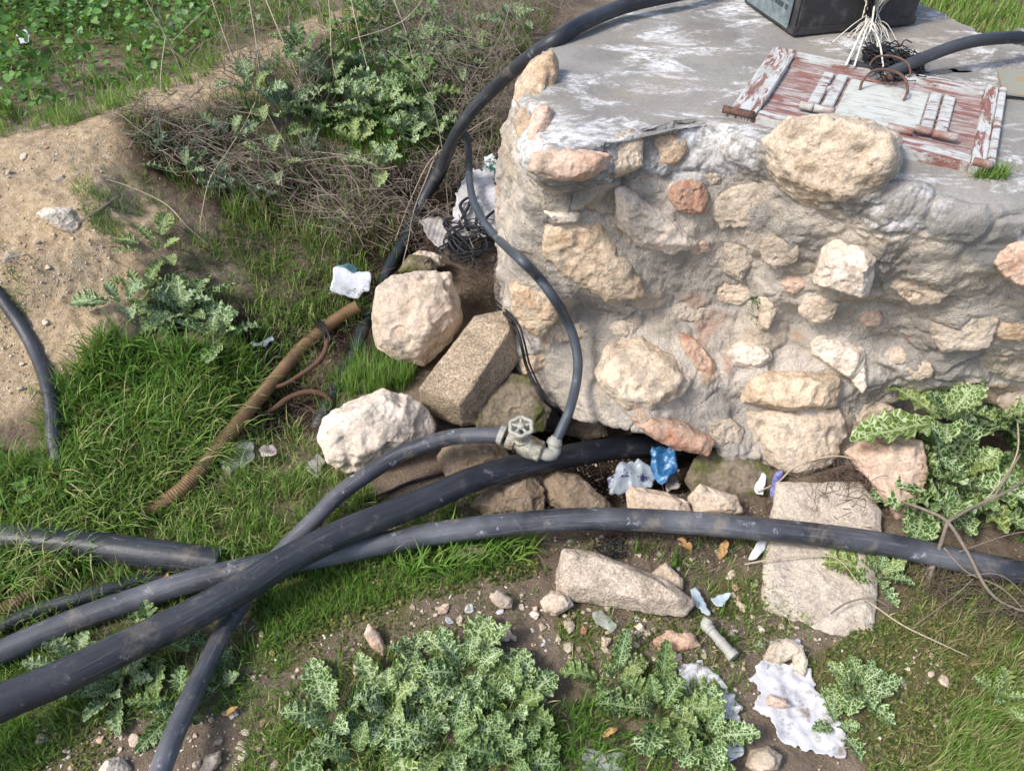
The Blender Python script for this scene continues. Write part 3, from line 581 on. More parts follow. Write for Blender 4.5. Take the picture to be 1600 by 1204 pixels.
for poly, n in regs:
    A = np.array(poly); c = 0
    while c < n:
        x, y = rg.uniform(A[:, 0].min(), A[:, 0].max()), rg.uniform(A[:, 1].min(), A[:, 1].max())
        if not inpoly(x, y, poly): continue
        c += 1; k = rg.choice(6, p=[.3, .17, .2, .15, .13, .05]); p = G(x, y)
        o = PEB[k] if k not in used else PEB[k].copy()
        if k in used: COL.objects.link(o)
        used.add(k); s = rg.choice([.45, .6, .8, 1.0, 1.35], p=[.3, .28, .2, .14, .08]); o.location = p + [0, 0, -.001]; o.scale = (s, s, s * rg.uniform(.8, 1.2)); o.rotation_euler = (rg.uniform(-.3, .3), rg.uniform(-.3, .3), rg.uniform(0, 6.28))
        tag(o, PLAB[k], 'pebble', PGRP[k])
for k in range(6):
    if k not in used: bpy.data.objects.remove(PEB[k])
# fine gravel: nobody could count it
N = 5200; gxp = rg.uniform(-60, 1660, N); gyp = rg.uniform(830, 1260, N)
keep = rg.rand(N) < np.where(inpoly(gxp, gyp, [(380, 960), (860, 900), (1100, 930), (1260, 900), (1380, 1010), (1500, 1030), (1500, 1160), (1330, 1160), (1100, 1090), (900, 1050), (640, 1000), (440, 1120), (430, 1260), (-60, 1260), (-60, 1120), (200, 1130), (320, 1060)]), 1, .12)
gxp, gyp = gxp[keep], gyp[keep]
bx = rg.uniform(-60, 200, 1500); by = rg.uniform(200, 640, 1500); kk = inpoly(bx, by, [(-60, 240), (170, 195), (200, 330), (150, 560), (60, 640), (-60, 640)]); gxp = np.concatenate([gxp, bx[kk]]); gyp = np.concatenate([gyp, by[kk]])
ax_ = rg.uniform(560, 1230, 2600); ay_ = rg.uniform(690, 900, 2600); kk = inpoly(ax_, ay_, [(680, 740), (860, 690), (1080, 740), (1220, 760), (1210, 860), (1060, 900), (860, 860), (700, 800)]); gxp = np.concatenate([gxp, ax_[kk]]); gyp = np.concatenate([gyp, ay_[kk]])
C0 = G(gxp, gyp); ico = np.array([(1, 0, 0), (-1, 0, 0), (0, 1, 0), (0, -1, 0), (0, 0, 1), (0, 0, -1)], float); IF = np.array([(0, 2, 4), (2, 1, 4), (1, 3, 4), (3, 0, 4), (2, 0, 5), (1, 2, 5), (3, 1, 5), (0, 3, 5)])
sz = rg.uniform(.0012, .0036, len(C0)) * rg.choice([1, 1.5], len(C0)); Vg = C0[:, None] + (ico[None] + rg.normal(0, .35, (len(C0), 6, 3))) * sz[:, None, None] * [1, 1, .6]
Fg = (IF[None] + (np.arange(len(C0)) * 6)[:, None, None]).reshape(-1, 3)
t = NT('gravel_grains'); t.done(t.ramp(t.attr('rnd'), [(0, lin('#6f6153')), (.35, lin('#9b8a77')), (.7, lin('#c8bba8')), (1, lin('#e0d8cc'))]), .9)
o = link('gravel', mesh_np('gravel', Vg.reshape(-1, 3), Fg, rnd=np.repeat(rg.rand(len(C0)), 6), smooth=False), t.m, origin=(0, 0, 0)); tag(o, 'fine limestone gravel strewn over the bare soil', 'gravel', kind='stuff')
# ------------------------------------------------------------------ pipes and hoses
def pipe_mat(name, base, dust, amt=.5, rough=.42, streak=18, big_=.2):
    t = NT(name); uv = t.n('ShaderNodeTexCoord').outputs['UV']; v = t.mapv(uv, (26, streak * .22, 1)); v2 = t.mapv(uv, (9, 5, 1))
    n1 = t.noise(1.0, 7, .7, vec=v, dist=.4); n2 = t.noise(5, 6, .65); n3 = t.noise(1.0, 6, .65, vec=v2, dist=1.0)
    m = t.math('MULTIPLY', t.ramp(n1, [(.54, 0), (.72, 1)]), t.ramp(n2, [(.35, .15), (.65, 1)]))
    m = t.math('MAXIMUM', t.math('MULTIPLY', m, amt), t.math('MULTIPLY', t.ramp(n3, [(.66, 0), (.72, 1)]), amt * .9))
    sp_ = t.math('MULTIPLY', t.ramp(t.noise(26, 7, .75), [(.6, 0), (.68, 1)]), amt); m = t.math('MAXIMUM', m, sp_)
    big = t.math('MULTIPLY', t.ramp(t.noise(3.5, 4, .6), [(.4, 0), (.7, 1)]), amt * big_); m = t.math('ADD', m, big, clamp=True)
    mud = t.math('MULTIPLY', t.ramp(t.noise(11, 7, .7, vec=t.mapv(t.pos, loc=(5, 3, 1))), [(.55, 0), (.68, 1)]), amt * .8)
    c = t.mix(m, lin(base), lin(dust)); c = t.mix(mud, c, lin('#8c8072')); c = t.mix(.10, c, t.noise(160, 3), 'OVERLAY')
    return t.done(c, t.math('ADD', rough, t.math('MULTIPLY', m, .4)), t.bump(t.math('ADD', t.noise(90, 4), t.math('MULTIPLY', n1, 1.5)), .3, .002), Specular_IOR_Level=.45)
BLACKPE = pipe_mat('black_polyethylene', '#1f2228', '#8b8e94', .46, big_=.3)
DUSTPE = pipe_mat('dusty_polyethylene', '#272a31', '#a0a4ab', .66, big_=.55)
HOSEPE = pipe_mat('worn_hose', '#303339', '#a0a2a7', .72, big_=.5)
HOSE2 = pipe_mat('grey_hose', '#3c434b', '#8b9096', .5)
GREENPE = pipe_mat('faded_green_polyethylene', '#20292b', '#59666a', .4)
def zpath(l): return np.array([U(a, b, z) for a, b, z in l])
def pipe(name, path, r, mat, label, cat, sides=32, **k):
    o = link(name, MB().tube(path, r, sides=sides, **k).mesh(name), mat); return tag(o, label, cat)
pipe('thick_pipe', zpath([(-190, 1190, .17), (-80, 1138, .155), (0, 1098, .14), (100, 1056, .125), (200, 1008, .115), (300, 960, .11), (380, 917, .105), (450, 874, .10), (550, 826, .09), (650, 787, .08), (750, 745, .06), (850, 720, .03), (950, 702, -.03), (1040, 699, -.08), (1120, 715, -.14)]),
     [.036, .0355, .035, .034, .033, .0325, .032, .031, .030], BLACKPE, 'thickest black pipe, running from the bottom left corner up into the hollow', 'pipe', n=240)
pipe('thick_pipe', zpath([(-160, 1085, .03), (-60, 1052, .03), (0, 1020, .03), (100, 976, .03), (200, 940, .03), (300, 908, .03), (400, 885, .03), (500, 868, .03), (600, 848, .033), (700, 830, .04), (800, 818, .05), (900, 811, .06), (1000, 812, .065), (1100, 818, .065), (1200, 827, .065), (1300, 838, .065), (1400, 853, .06), (1500, 875, .05), (1620, 898, .04), (1760, 925, .03)]),
     .0275, DUSTPE, 'long dusty black pipe curving across to the right edge', 'pipe', n=260)
pipe('thin_pipe', zpath([(-150, 1035, .01), (-60, 1000, .02), (0, 977, .025), (70, 950, .025), (150, 927, .018), (230, 905, .0), (330, 890, -.03)]), .017, BLACKPE, 'slim black pipe half buried in grass at the left edge', 'pipe')
# stub with an open, scratched end
P = zpath([(-180, 838, .04), (-80, 836, .04), (0, 840, .04), (100, 848, .04), (200, 860, .035), (290, 872, .022), (345, 880, .01)])
stub = link('cut_pipe', MB().tube(P, .0355, sides=36, caps=True, n=90).mesh('cut_pipe'), BLACKPE)
tag(stub, 'short thick black pipe ending in the grass at the crossing of the pipes', 'pipe')
pipe('hose', zpath([(786, 680, .135), (740, 680, .13), (700, 684, .125), (660, 696, .115), (620, 712, .10), (575, 740, .085), (530, 772, .07), (490, 812, .055), (440, 862, .035), (405, 898, .02), (375, 945, .035), (350, 985, .05), (325, 1035, .06), (300, 1085, .07), (275, 1140, .075), (252, 1200, .08), (230, 1270, .08)]),
     .0205, HOSEPE, 'medium worn black hose joined to the left of the valve, passing under the thickest pipe', 'hose', n=180)
def near(x, y, off):                   # a place just in front of the wall or the ground seen at this pixel
    h, n = W(x, y); g_ = G(x, y, False); r = ray(x, y)
    if h is None or (g_ - [0, 0, CAM_H]) @ r < (h - [0, 0, CAM_H]) @ r: h = g_
    return h - r / np.linalg.norm(r) * off
HP = np.array(list(zpath([(866, 694, .13), (878, 668, .16), (890, 640, .19)])) + [near(x, y, o) for x, y, o in ((900, 600, .10), (903, 565, .11), (897, 530, .11), (885, 500, .09), (865, 465, .07), (840, 432, .06), (810, 402, .10))] + list(zpath([(780, 375, .26), (755, 345, .24), (740, 315, .22), (734, 285, .20), (733, 258, .22), (732, 235, .28), (728, 212, .34), (714, 200, .38)])))
pipe('hose', HP,
     .0125, HOSE2, 'thin grey hose looping up from the valve along the wall corner', 'hose', n=160)
pipe('hose', zpath([(1200, -60, .84), (1100, -20, .84), (1000, 3, .835), (950, 19, .83), (900, 42, .825), (860, 68, .80), (830, 88, .74), (800, 112, .65), (770, 140, .56), (740, 170, .48), (722, 195, .42), (706, 222, .34), (692, 255, .24), (668, 300, .14), (645, 345, .06)]),
     .020, BLACKPE, 'smooth black hose draped over the left end of the cistern top', 'hose', n=120)
pipe('hose', zpath([(700, 235, .28), (685, 275, .17), (655, 320, .1), (635, 370, .06), (612, 410, .04), (590, 460, .0), (572, 500, -.02), (555, 550, -.03), (530, 600, -.04), (505, 650, -.05), (480, 700, -.09)]),
     .021, GREENPE, 'faded greenish pipe buried in the dry brush behind the boulders', 'hose')
rh = pipe('hose', zpath([(1700, 58, .84), (1600, 58, .86), (1540, 62, .87), (1500, 70, .865), (1460, 84, .85), (1420, 101, .835), (1385, 117, .82), (1360, 128, .80)]), .0145, BLACKPE, 'black hose arching over the cement to the upper right edge', 'hose')
P = zpath([(1589, 57, .86), (1625, 57, .86)]); link('hose_collar', MB().tube(P, .019, sides=20, n=6).mesh('hose_collar'), pipe_mat('grey_collar', '#74736c', '#a5a39a', .6), rh)
pipe('hose', np.array([G(a_, b_, False) + [0, 0, l_] for a_, b_, l_ in [(-120, 380, .02), (-60, 420, .02), (-10, 455, .02), (15, 485, .02), (40, 520, .02), (60, 555, .022), (76, 592, .025), (88, 630, .035), (95, 668, .05), (98, 705, .05), (98, 745, .02)]]), [.016, .019, .019, .017], BLACKPE, 'short curved black hose on the clay bank at the left edge', 'hose')
pipe('hose', zpath([(-60, 10, .2), (-10, 8, .18), (30, 4, .17), (90, -10, .16)]), .014, BLACKPE, 'scrap of black hose in the top left corner', 'hose')
# corrugated drain
t = NT('orange_drain_plastic'); n = t.noise(14, 6, .65); c = t.mix(t.ramp(n, [(.35, 0), (.65, 1)]), lin('#5f4a32'), lin('#806443'))
c = t.mix(t.ramp(t.noise(30, 6, .7), [(.55, 0), (.7, 1)]), c, lin('#6a5232')); c = t.mix(.3, c, t.noise(150, 3), 'OVERLAY'); ORANGE = t.done(c, .65, t.bump(t.noise(120, 4), .3, .002))
t = NT('orange_drain_plastic_mottled'); n = t.noise(18, 6, .65); ORANGE2 = t.done(t.mix(t.ramp(n, [(.4, 0), (.6, 1)]), lin('#8b6a26'), lin('#a1843c')), .7, t.bump(n, .3, .003))  # yellower mottled drain plastic, an even noise mix
P = zpath([(560, 478, .05), (535, 492, .03), (500, 518, .02), (470, 545, .01), (440, 580, .015), (410, 615, .02), (380, 650, .025), (345, 695, .03), (310, 738, .035), (270, 775, .03), (215, 808, -.01), (150, 850, -.045), (110, 885, .01), (60, 920, .03), (0, 958, .03), (-50, 990, .03), (-150, 1060, .01)])
dr = link('drain_pipe', MB().tube(P, .0195, sides=28, corr=(.0009, .0062), n=1700).mesh('drain_pipe'), ORANGE); tag(dr, 'ochre corrugated drain pipe running down through the grass', 'pipe')
TIE = pipe_mat('black_tie', '#141518', '#3b3d42', .2)
mb = MB()
for s in (0, 1): mb.tube(zpath([(490 + 8 * s, 500, .05), (500 + 8 * s, 512, .055), (508 + 8 * s, 528, .05), (505 + 8 * s, 540, .03)]), .004, sides=6)
tag(link('tie_band', mb.mesh('tie_band'), TIE), 'black band knotted round the ochre drain pipe', 'band')
# roots
t = NT('root_bark'); n = t.noise(50, 6, .7); ROOT = t.done(t.mix(n, lin('#43301f'), lin('#6b4d3b')), .85, t.bump(n, .6, .004))
pipe('root', zpath([(512, 528, .04), (508, 548, .045), (496, 566, .035), (470, 585, .025), (445, 600, .02), (420, 608, .01), (400, 622, -.01)]), [.008, .0075, .006, .005], mat=ROOT, label='bent brown root resting against the drain pipe', cat='root', sides=12)
pipe('root', zpath([(398, 650, -.02), (425, 640, -.01), (450, 622, .0), (480, 612, .0), (505, 616, -.01), (520, 628, -.03)]), [.005, .008, .0085, .006], mat=ROOT, label='reddish root curving behind the drain pipe', cat='root', sides=12)
# ------------------------------------------------------------------ gate valve
t = NT('weathered_zinc'); n = t.noise(55, 6, .65); c = t.mix(t.ramp(n, [(.4, 0), (.6, 1)]), lin('#74766b'), lin('#a8a394')); c = t.mix(t.ramp(t.noise(45, 6, .7), [(.52, 0), (.62, 1)]), c, lin('#7a5f45'))
ZINC = t.done(c, .6, t.bump(t.noise(150, 5), .5, .002), Metallic=.25)
t = NT('grey_pvc'); n = t.noise(30, 5); PVC = t.done(t.mix(n, lin('#83847c'), lin('#aeaca1')), .6, t.bump(t.noise(120), .2, .001))
A = U(786, 680, .135); Bv = U(846, 706, .115); ax = (Bv - A) / np.linalg.norm(Bv - A); Lv = np.linalg.norm(Bv - A)
valve = empty('gate_valve', tuple((A + Bv) / 2 - [0, 0, .03]), 'weathered grey gate valve with a round handwheel joining two hoses', 'valve')
def lathe(A, ax, prof, sides=24):
    """prof: (distance, radius) pairs"""
    A = np.asarray(A, float); up = np.array([0, 0, 1.0]); N_ = np.cross(ax, up); N_ /= np.linalg.norm(N_); B_ = np.cross(ax, N_); a = np.linspace(0, 2 * np.pi, sides, endpoint=False)
    V = []; 
    for d, r in prof: V += [A + ax * d + r * (math.cos(q) * N_ + math.sin(q) * B_) for q in a]
    F = [[i * sides + j, i * sides + (j + 1) % sides, (i + 1) * sides + (j + 1) % sides, (i + 1) * sides + j] for i in range(len(prof) - 1) for j in range(sides)]
    F.append(list(range(sides))[::-1]); F.append([(len(prof) - 1) * sides + j for j in range(sides)]); return V, F
mb = MB(); mb.add(*lathe(A + ax * .046, ax, [(0, .022), (.002, .0255), (.012, .0255), (.014, .022)], 6)); mb.add(*lathe(A + ax * (Lv - .016), ax, [(0, .025), (.002, .030), (.014, .030), (.016, .02)], 6)); mb.add(*lathe(A, ax, [(.012, .019), (.013, .026), (.034, .026), (.036, .021), (.045, .021), (.05, .027), (.075, .03), (Lv, .025), (Lv + .003, .019)]))
link('body', mb.mesh('body', False), ZINC, valve)
hd = U(811, 664, .20) - (A + ax * Lv * .45); hd = hd / np.linalg.norm(hd); b0 = A + ax * Lv * .5; hc = b0 + hd * .072
mb = MB(); mb.add(*lathe(b0, hd, [(0, .02), (.025, .022), (.028, .018), (.042, .018), (.044, .011), (.06, .010), (.061, .006), (.073, .006)], 12)); link('bonnet', mb.mesh('bonnet', False), ZINC, valve)
e1 = np.cross(hd, [1, 0, 0]); e1 /= np.linalg.norm(e1); e2 = np.cross(hd, e1)
ring = [hc + .027 * (1 + .07 * math.cos(6 * a)) * (math.cos(a) * e1 + math.sin(a) * e2) for a in np.linspace(0, 2 * np.pi, 41)]
mb = MB(); mb.tube(ring, .0052, n=60, sides=10)
for q in range(5):
    a = q * 2 * math.pi / 5; d = math.cos(a) * e1 + math.sin(a) * e2; mb.tube([hc + d * .006, hc + d * .026], .0038, n=4, sides=8)
mb.add(*lathe(hc - hd * .008, hd, [(0, .009), (.014, .009), (.016, .006)], 12)); link('handwheel', mb.mesh('handwheel'), PVC, valve)
n0 = zpath([(776, 680, .135)])[0]; mb = MB(); mb.add(*lathe(A - ax * .012, ax, [(0, .022), (.002, .026), (.014, .026), (.016, .022)], 10)); link('hose_nut', mb.mesh('hose_nut', False), PVC, valve)
E_ = A + ax * (Lv + .004); T_ = U(866, 692, .13)
mb = MB(); mb.tube([E_ - ax * .01, E_ + ax * .012, (E_ + ax * .03 + T_) / 2 - [0, 0, .008], T_], .0165, sides=18); hx = U(878, 668, .16) - T_; hx /= np.linalg.norm(hx)
mb.add(*lathe(T_ - hx * .008, hx, [(0, .018), (.003, .0205), (.014, .0205), (.017, .0165), (.024, .015)], 10)); link('elbow', mb.mesh('elbow'), PVC, valve)
# dropped fitting
P = zpath([(1100, 968, .03), (1106, 984, .03)])
fit = empty('pipe_fitting', tuple(U(1125, 1000, .0)), 'dull grey plastic pipe fitting with an elbow lying on the dirt', 'pipe fitting')
a0 = U(1105, 978, .022); a1 = U(1147, 1026, .018); ax2 = (a1 - a0) / np.linalg.norm(a1 - a0); L2 = np.linalg.norm(a1 - a0)
mb = MB(); mb.add(*lathe(a0, ax2, [(0, .011), (.012, .013), (.014, .0105), (L2 * .45, .0105), (L2 * .46, .0125), (L2 * .55, .0125), (L2 * .56, .0115), (L2 * .84, .0115), (L2 * .85, .0145), (L2, .0145), (L2 + .001, .011), (L2 - .006, .010)])); link('shaft', mb.mesh('shaft', False), PVC, fit)
mb = MB(); mb.tube([a0 + ax2 * .006, a0 - ax2 * .004, U(1107, 968, .026)], .0125, sides=16); link('elbow', mb.mesh('elbow'), PVC, fit)
# ------------------------------------------------------------------ painted hatch door on the cistern top
ZT = .800
hA, hB, hC, hD = [U(a, b, ZT) for a, b in ((1215, 85), (1565, 152), (1545, 275), (1138, 186))]
HX = (hC - hD); HW = np.linalg.norm(HX); HX /= HW; HY = np.cross([0, 0, 1.0], HX); HH = .40; HZ = np.array([0, 0, 1.0])
def hp(s, q, z=0.0): return hD + HX * s * HW + HY * q * HH + HZ * z
def paint(name, seed, lo, hi, base='#a9b0b0', rot=0.0):
    t = NT(name); ang = math.atan2(HX[1], HX[0]) + rot; v = t.mapv(t.pos, loc=(seed, seed * .7, 0)); v = t.mapv(v, rot=(0, 0, -ang)); v = t.mapv(v, (1, 4.5, 1))
    n = t.noise(11, 9, .72, vec=v, dist=.4); m = t.ramp(n, [(lo, 0), (hi, 1)])
    c = t.mix(m, t.mix(t.noise(30, 4), lin('#6b423a'), lin('#8d6056')), t.mix(t.noise(60, 4), lin(base), lin('#c2c2bc')))
    c = t.mix(t.ramp(t.noise(22, 8, .75, vec=v), [(.64, 0), (.69, 1)]), c, lin('#8d8070'))
    gr = t.ramp(t.noise(16, 7, .75, vec=t.mapv(t.pos, loc=(8, 1, 0))), [(.5, 0), (.66, .6)]); c = t.mix(gr, c, lin('#857868'))
    cr = t.ramp(t.noise(60, 6, .75, vec=t.mapv(v, (.15, 1, 1))), [(.36, 1), (.44, 0)]); c = t.mix(t.math('MULTIPLY', cr, .6), c, lin('#5a4a40'))
    return t.done(c, .75, t.bump(t.math('ADD', n, cr), .35, .002))
PW = paint('peeling_white_paint', 1, .40, .48); PR = paint('peeling_red_paint', 5, .44, .66); PM = paint('patchy_red_white_paint', 9, .44, .52); PC = paint('weathered_white_board', 13, .3, .36, '#b0b6ae'); PV = paint('patchy_upright', 3, .45, .5, rot=1.571)
t = NT('rusty_iron'); n = t.noise(60, 6, .7); RUST = t.done(t.mix(t.ramp(n, [(.4, 0), (.6, 1)]), lin('#42312a'), lin('#6b5044')), .85, t.bump(n, .6, .003))
hatch = empty('hatch_door', tuple(hp(.5, .5)), 'peeling red and white panelled hatch door set into the cement top', 'hatch')
def hpart(name, s0, s1, q0, q1, z0, z1, mat, bev=.002, label=None):
    mb = MB(); mb.box(hp(s0, q0, z0), HX * (s1 - s0) * HW, HY * (q1 - q0) * HH, HZ * (z1 - z0), bev)
    o = link(name, mb.mesh(name, False), mat, hatch)
    if label: o['label'] = label
hpart('panel', .01, .99, .01, .99, -.012, .006, PR)
hpart('stile', -.004, .105, .0, 1.0, -.012, .021, PV); hpart('stile', .925, .975, .0, 1.0, -.012, .021, PV)
hpart('edge_strip', .977, 1.004, .02, 1.0, -.012, .024, PW)
hpart('rail', .107, .923, .9, 1.0, -.012, .018, PM); hpart('rail', .107, .923, .80, .895, .0, .012, PR)
hpart('rail', .107, .923, .0, .10, -.012, .018, PM); hpart('rail', .107, .923, .105, .2, .0, .012, PR)
hpart('centre_board', .385, .715, .2, .8, .0, .010, PC)
for s in (.265, .325, .72, .775): hpart('upright_bar', s, s + .045, .27, .8, .006, .015, PW if s < .5 or s > .75 else PW)
for a, b, q in ((.245, .30, .245), (.305, .385, .245), (.70, .765, .245), (.77, .86, .235), (-.03, .1, .0), (.93, .995, .015), (.60, .70, .2)):
    mb = MB(); mb.tube([hp(a, q, .02), hp((a + b) / 2, q, .02), hp(b, q, .02)], .0085, sides=16, n=6); link('hinge_tube', mb.mesh('hinge_tube'), PR if a > 0 else RUST, hatch)
mb = MB(); mb.tube([hp(.44, .95, .015), hp(.44, .96, .03), hp(.46, .97, .045), hp(.52, .98, .05), hp(.58, .96, .045), hp(.61, .93, .03), hp(.61, .92, .015)], .0026, sides=10, n=50); link('handle', mb.mesh('handle'), RUST, hatch)
mb = MB(); mb.tube([hp(.44, .66, .008), hp(.44, .68, .03), hp(.47, .73, .048), hp(.53, .75, .052), hp(.59, .72, .048), hp(.625, .66, .03), hp(.625, .63, .008)], .0032, sides=10, n=50); link('handle', mb.mesh('handle'), RUST, hatch)
rg = np.random.RandomState(8); P = [hp(.52, .86, .018) + rg.uniform(-1, 1, 3) * [.018, .016, .012] for _ in range(18)]
rough_rock(P, 'lock', RUST, hatch, .8, vox=.0016)
# ------------------------------------------------------------------ black battery-like box
bz = .803; b0 = U(1240, 57, bz); b1 = U(1427, 38, bz); bx = b1 - b0; bw = np.linalg.norm(bx); bx /= bw; by = np.cross([0, 0, 1.0], bx)
bxm = empty('metal_box', tuple(b0 + bx * bw / 2 + by * .11), 'black box with a grey lettered side standing on the cement top', 'box')
t = NT('black_casing'); n = t.noise(30, 6, .7); c = t.mix(t.ramp(n, [(.5, 0), (.8, 1)]), lin('#302f32'), lin('#5e5a58')); c = t.mix(t.ramp(t.noise(9, 5), [(.6, 0), (.75, 1)]), c, lin('#4b4641')); CASE = t.done(c, .6, t.bump(n, .1, .002))
BL, BHt = .26, .22
u1 = U(1152, 4, bz) - b0; u1[2] = 0; u1 /= np.linalg.norm(u1); byx = by * .6 + u1 * .4; byx /= np.linalg.norm(byx); by = byx
mb = MB(); mb.box(b0 + HZ * .004, bx * bw, by * BL, HZ * BHt, .006); link('casing', mb.mesh('casing', False), CASE, bxm)
mb = MB(); mb.box(b0 + HZ * .0 - bx * .0035 - by * .0035, bx * (bw + .007), by * (BL + .007), HZ * .022, .003); link('base_rim', mb.mesh('base_rim', False), CASE, bxm)
nrm_l = -np.cross(by, [0, 0, 1.0]); nrm_l = nrm_l if nrm_l @ bx < 0 else -nrm_l
t = NT('grey_plate'); n = t.noise(40, 6, .7); GP = t.done(t.mix(t.ramp(n, [(.4, 0), (.65, 1)]), lin('#59666a'), lin('#7f8a8a')), .55)
mb = MB(); mb.box(b0 + by * .028 + HZ * .010 + nrm_l * .0075, by * (BL - .045), HZ * (BHt - .02), -nrm_l * .004, .001); plate = link('side_plate', mb.mesh('side_plate', False), GP, bxm)
LTR = NT('faded_lettering').done(lin('#2d3a3c'), .7)
mb = MB(); rg = np.random.RandomState(4)
for r_, (z0, words) in enumerate([(.052, (2, 6, 4, 4)), (.075, (2, 6, 4)), (.098, (7, 5)), (.121, (5, 3, 4))]):
    s = .045
    for wl in words:                       # worn capitals: too faint to read, only their strokes show
        for k in range(wl):
            p = b0 + by * s + HZ * z0 + nrm_l * .0085
            mb.box(p, by * .0012, HZ * .012, -nrm_l * .0015); mb.box(p + by * .0042, by * .0012, HZ * .012, -nrm_l * .0015)
            mb.box(p + by * .0012 + HZ * rg.choice([0, .0055, .0105]), by * .003, HZ * .0015, -nrm_l * .0012); s += .0072
        s += .006
link('lettering', mb.mesh('lettering', False), LTR, plate)
mb = MB(); q = b0 + by * .038 + HZ * .024 + nrm_l * .0075; mb.add(*lathe(q - nrm_l * .002, nrm_l, [(0, .0055), (.003, .0055), (.0035, .004)], 14)); link('rivet', mb.mesh('rivet', False), GP, plate)
# ------------------------------------------------------------------ frayed rope hanging from the box
t = NT('white_fibre'); ROPE = t.done(t.mix(t.noise(90, 4), lin('#b9b3a4'), lin('#e4e0d6')), .9)
front_n = -np.cross([0, 0, 1.0], bx); front_n = front_n if front_n[1] < 0 else -front_n
top = b0 + bx * bw * .50 + HZ * (BHt + .012); mb = MB(); rg = np.random.RandomState(12)
knot = b0 + bx * bw * .56 + front_n * .02 + HZ * .055
for k in range(90):
    j = rg.normal(0, .009, (6, 3)); e = knot + bx * rg.normal(0, .01) + HZ * rg.uniform(-.02, .02)
    mb.tube([top + by * .05 + j[0], top + front_n * .012 + j[1] * .8, top + front_n * .02 - HZ * .07 + j[2] * 1.3, knot + HZ * .05 + j[3] * 1.5, e], rg.uniform(.0009, .0017), n=14, sides=4, caps=False)
for k in range(38):
    e = knot + bx * rg.normal(-.01, .035) + front_n * rg.uniform(.01, .09); e[2] = .806 + rg.uniform(0, .003); m_ = (knot + e) / 2 + rg.normal(0, .012, 3); m_[2] = max(m_[2], .81)
    mb.tube([knot + rg.normal(0, .004, 3), knot - HZ * .015 + rg.normal(0, .006, 3), m_, e, e + front_n * .01], rg.uniform(.0007, .0013), n=14, sides=4, caps=False)
for (a, b) in [((1322, 102), .0032), ((1335, 103), .0028), ((1382, 118), .0022), ((1372, 80), .0026), ((1301, 66), .0015), ((1320, 74), .0015)]:
    e = U(a[0], a[1], .815 if a[1] < 90 else .825); mb.tube([knot + rg.normal(0, .003, 3), knot - HZ * .02 + rg.normal(0, .004, 3), (knot * .5 + e * .5) + [.0, 0, .004], e], b, n=18, sides=6)
c1 = U(1361, 42, .87); mb.tube([knot + HZ * .02, c1, U(1352, 62, .84), U(1330, 90, .82), U(1320, 104, .815)], .0026, n=30, sides=6)
tag(link('frayed_rope', mb.mesh('frayed_rope'), ROPE), 'frayed white rope hanging in strands from the black box', 'rope')
BLK = pipe_mat('black_strap', '#17181c', '#4a4b50', .25, .6)
mb = MB()
for k in range(16):
    j = rg.normal(0, .006, (5, 3)); x = bw * .44; p0 = b0 + bx * x + HZ * (BHt + .01) + front_n * .01
    mb.tube([p0 + j[0], p0 + front_n * .016 - HZ * .07 + j[1], p0 + front_n * .026 - HZ * .13 + bx * .012 + j[2], knot + front_n * .012 - bx * .01 + j[3] * .8, knot - HZ * .035 + bx * .015 + front_n * .01 + j[4] * .6], .0022, n=20, sides=5)
tag(link('black_cord', mb.mesh('black_cord'), BLK), 'twisted black cord hanging within the frayed white rope', 'cord')
# black netting bundle behind the hatch
mb = MB()
for k in range(130):
    c0 = np.array([rg.uniform(1345, 1385), rg.uniform(66, 100)]); L_ = rg.uniform(30, 75); sl = rg.normal(.42, .22)
    pts = []
    for q in np.linspace(0, 1, 6): pts.append(U(c0[0] + q * L_ + rg.normal(0, 2), min(c0[1] + q * L_ * sl + rg.normal(0, 3.5), 126), .806 + .028 * math.sin(q * 3.1) * rg.rand() + rg.uniform(0, .008)))
    mb.tube(pts, rg.uniform(.0008, .0019), n=18, sides=4, caps=False)
for k in range(60):
    c0 = np.array([rg.uniform(1395, 1440), rg.uniform(95, 122)]); pts = [U(c0[0] + q * 12 * rg.normal(0, 1), c0[1] - q * 22, .806 + q * rg.uniform(.005, .03)) for q in (0, .5, 1)]; mb.tube(pts, .0012, n=8, sides=4, caps=False)
mb.tube(zpath([(1325, 99, .815), (1340, 102, .818), (1362, 108, .815), (1385, 112, .812)]), .009, sides=10)
tag(link('netting', mb.mesh('netting'), BLK), 'tangled bundle of black plastic netting behind the hatch door', 'netting')
# galvanised bracket
t = NT('galvanised_angle'); n = t.noise(25, 6, .7); GAL = t.done(t.mix(t.ramp(n, [(.45, 0), (.62, 1)]), lin('#8f938a'), lin('#a08a68')), .6, t.bump(n, .3, .002), Metallic=.2)
k0, k1, k2 = U(1568, 149, .81), U(1556, 109, .81), U(1595, 113, .81); ex = k2 - k1; ex /= np.linalg.norm(ex); ey = k1 - k0; Lk = np.linalg.norm(ey); ey /= Lk
br = empty('angle_bracket', tuple(k0 + ex * .1), 'galvanised angle iron at the right end of the hatch door', 'bracket')
mb = MB(); mb.box(k0 + HZ * .0, ex * .06, ey * Lk, HZ * .005, .001); link('flange', mb.mesh('flange', False), GAL, br)
mb = MB(); mb.box(k0 + ex * .0605 + HZ * .0, ex * .005, ey * Lk, HZ * .09, .001); link('upright_flange', mb.mesh('upright_flange', False), GAL, br)
HOLE = NT('bolt_hole').done(lin('#2a221e'), .9)
for q in (.15, .85):
    mb = MB(); c = k0 + ex * .028 + ey * Lk * q + HZ * .0045; mb.add(*lathe(c, HZ, [(0, .0045), (.0018, .0045), (.0019, .003)], 14)); link('bolt', mb.mesh('bolt', False), HOLE, br)
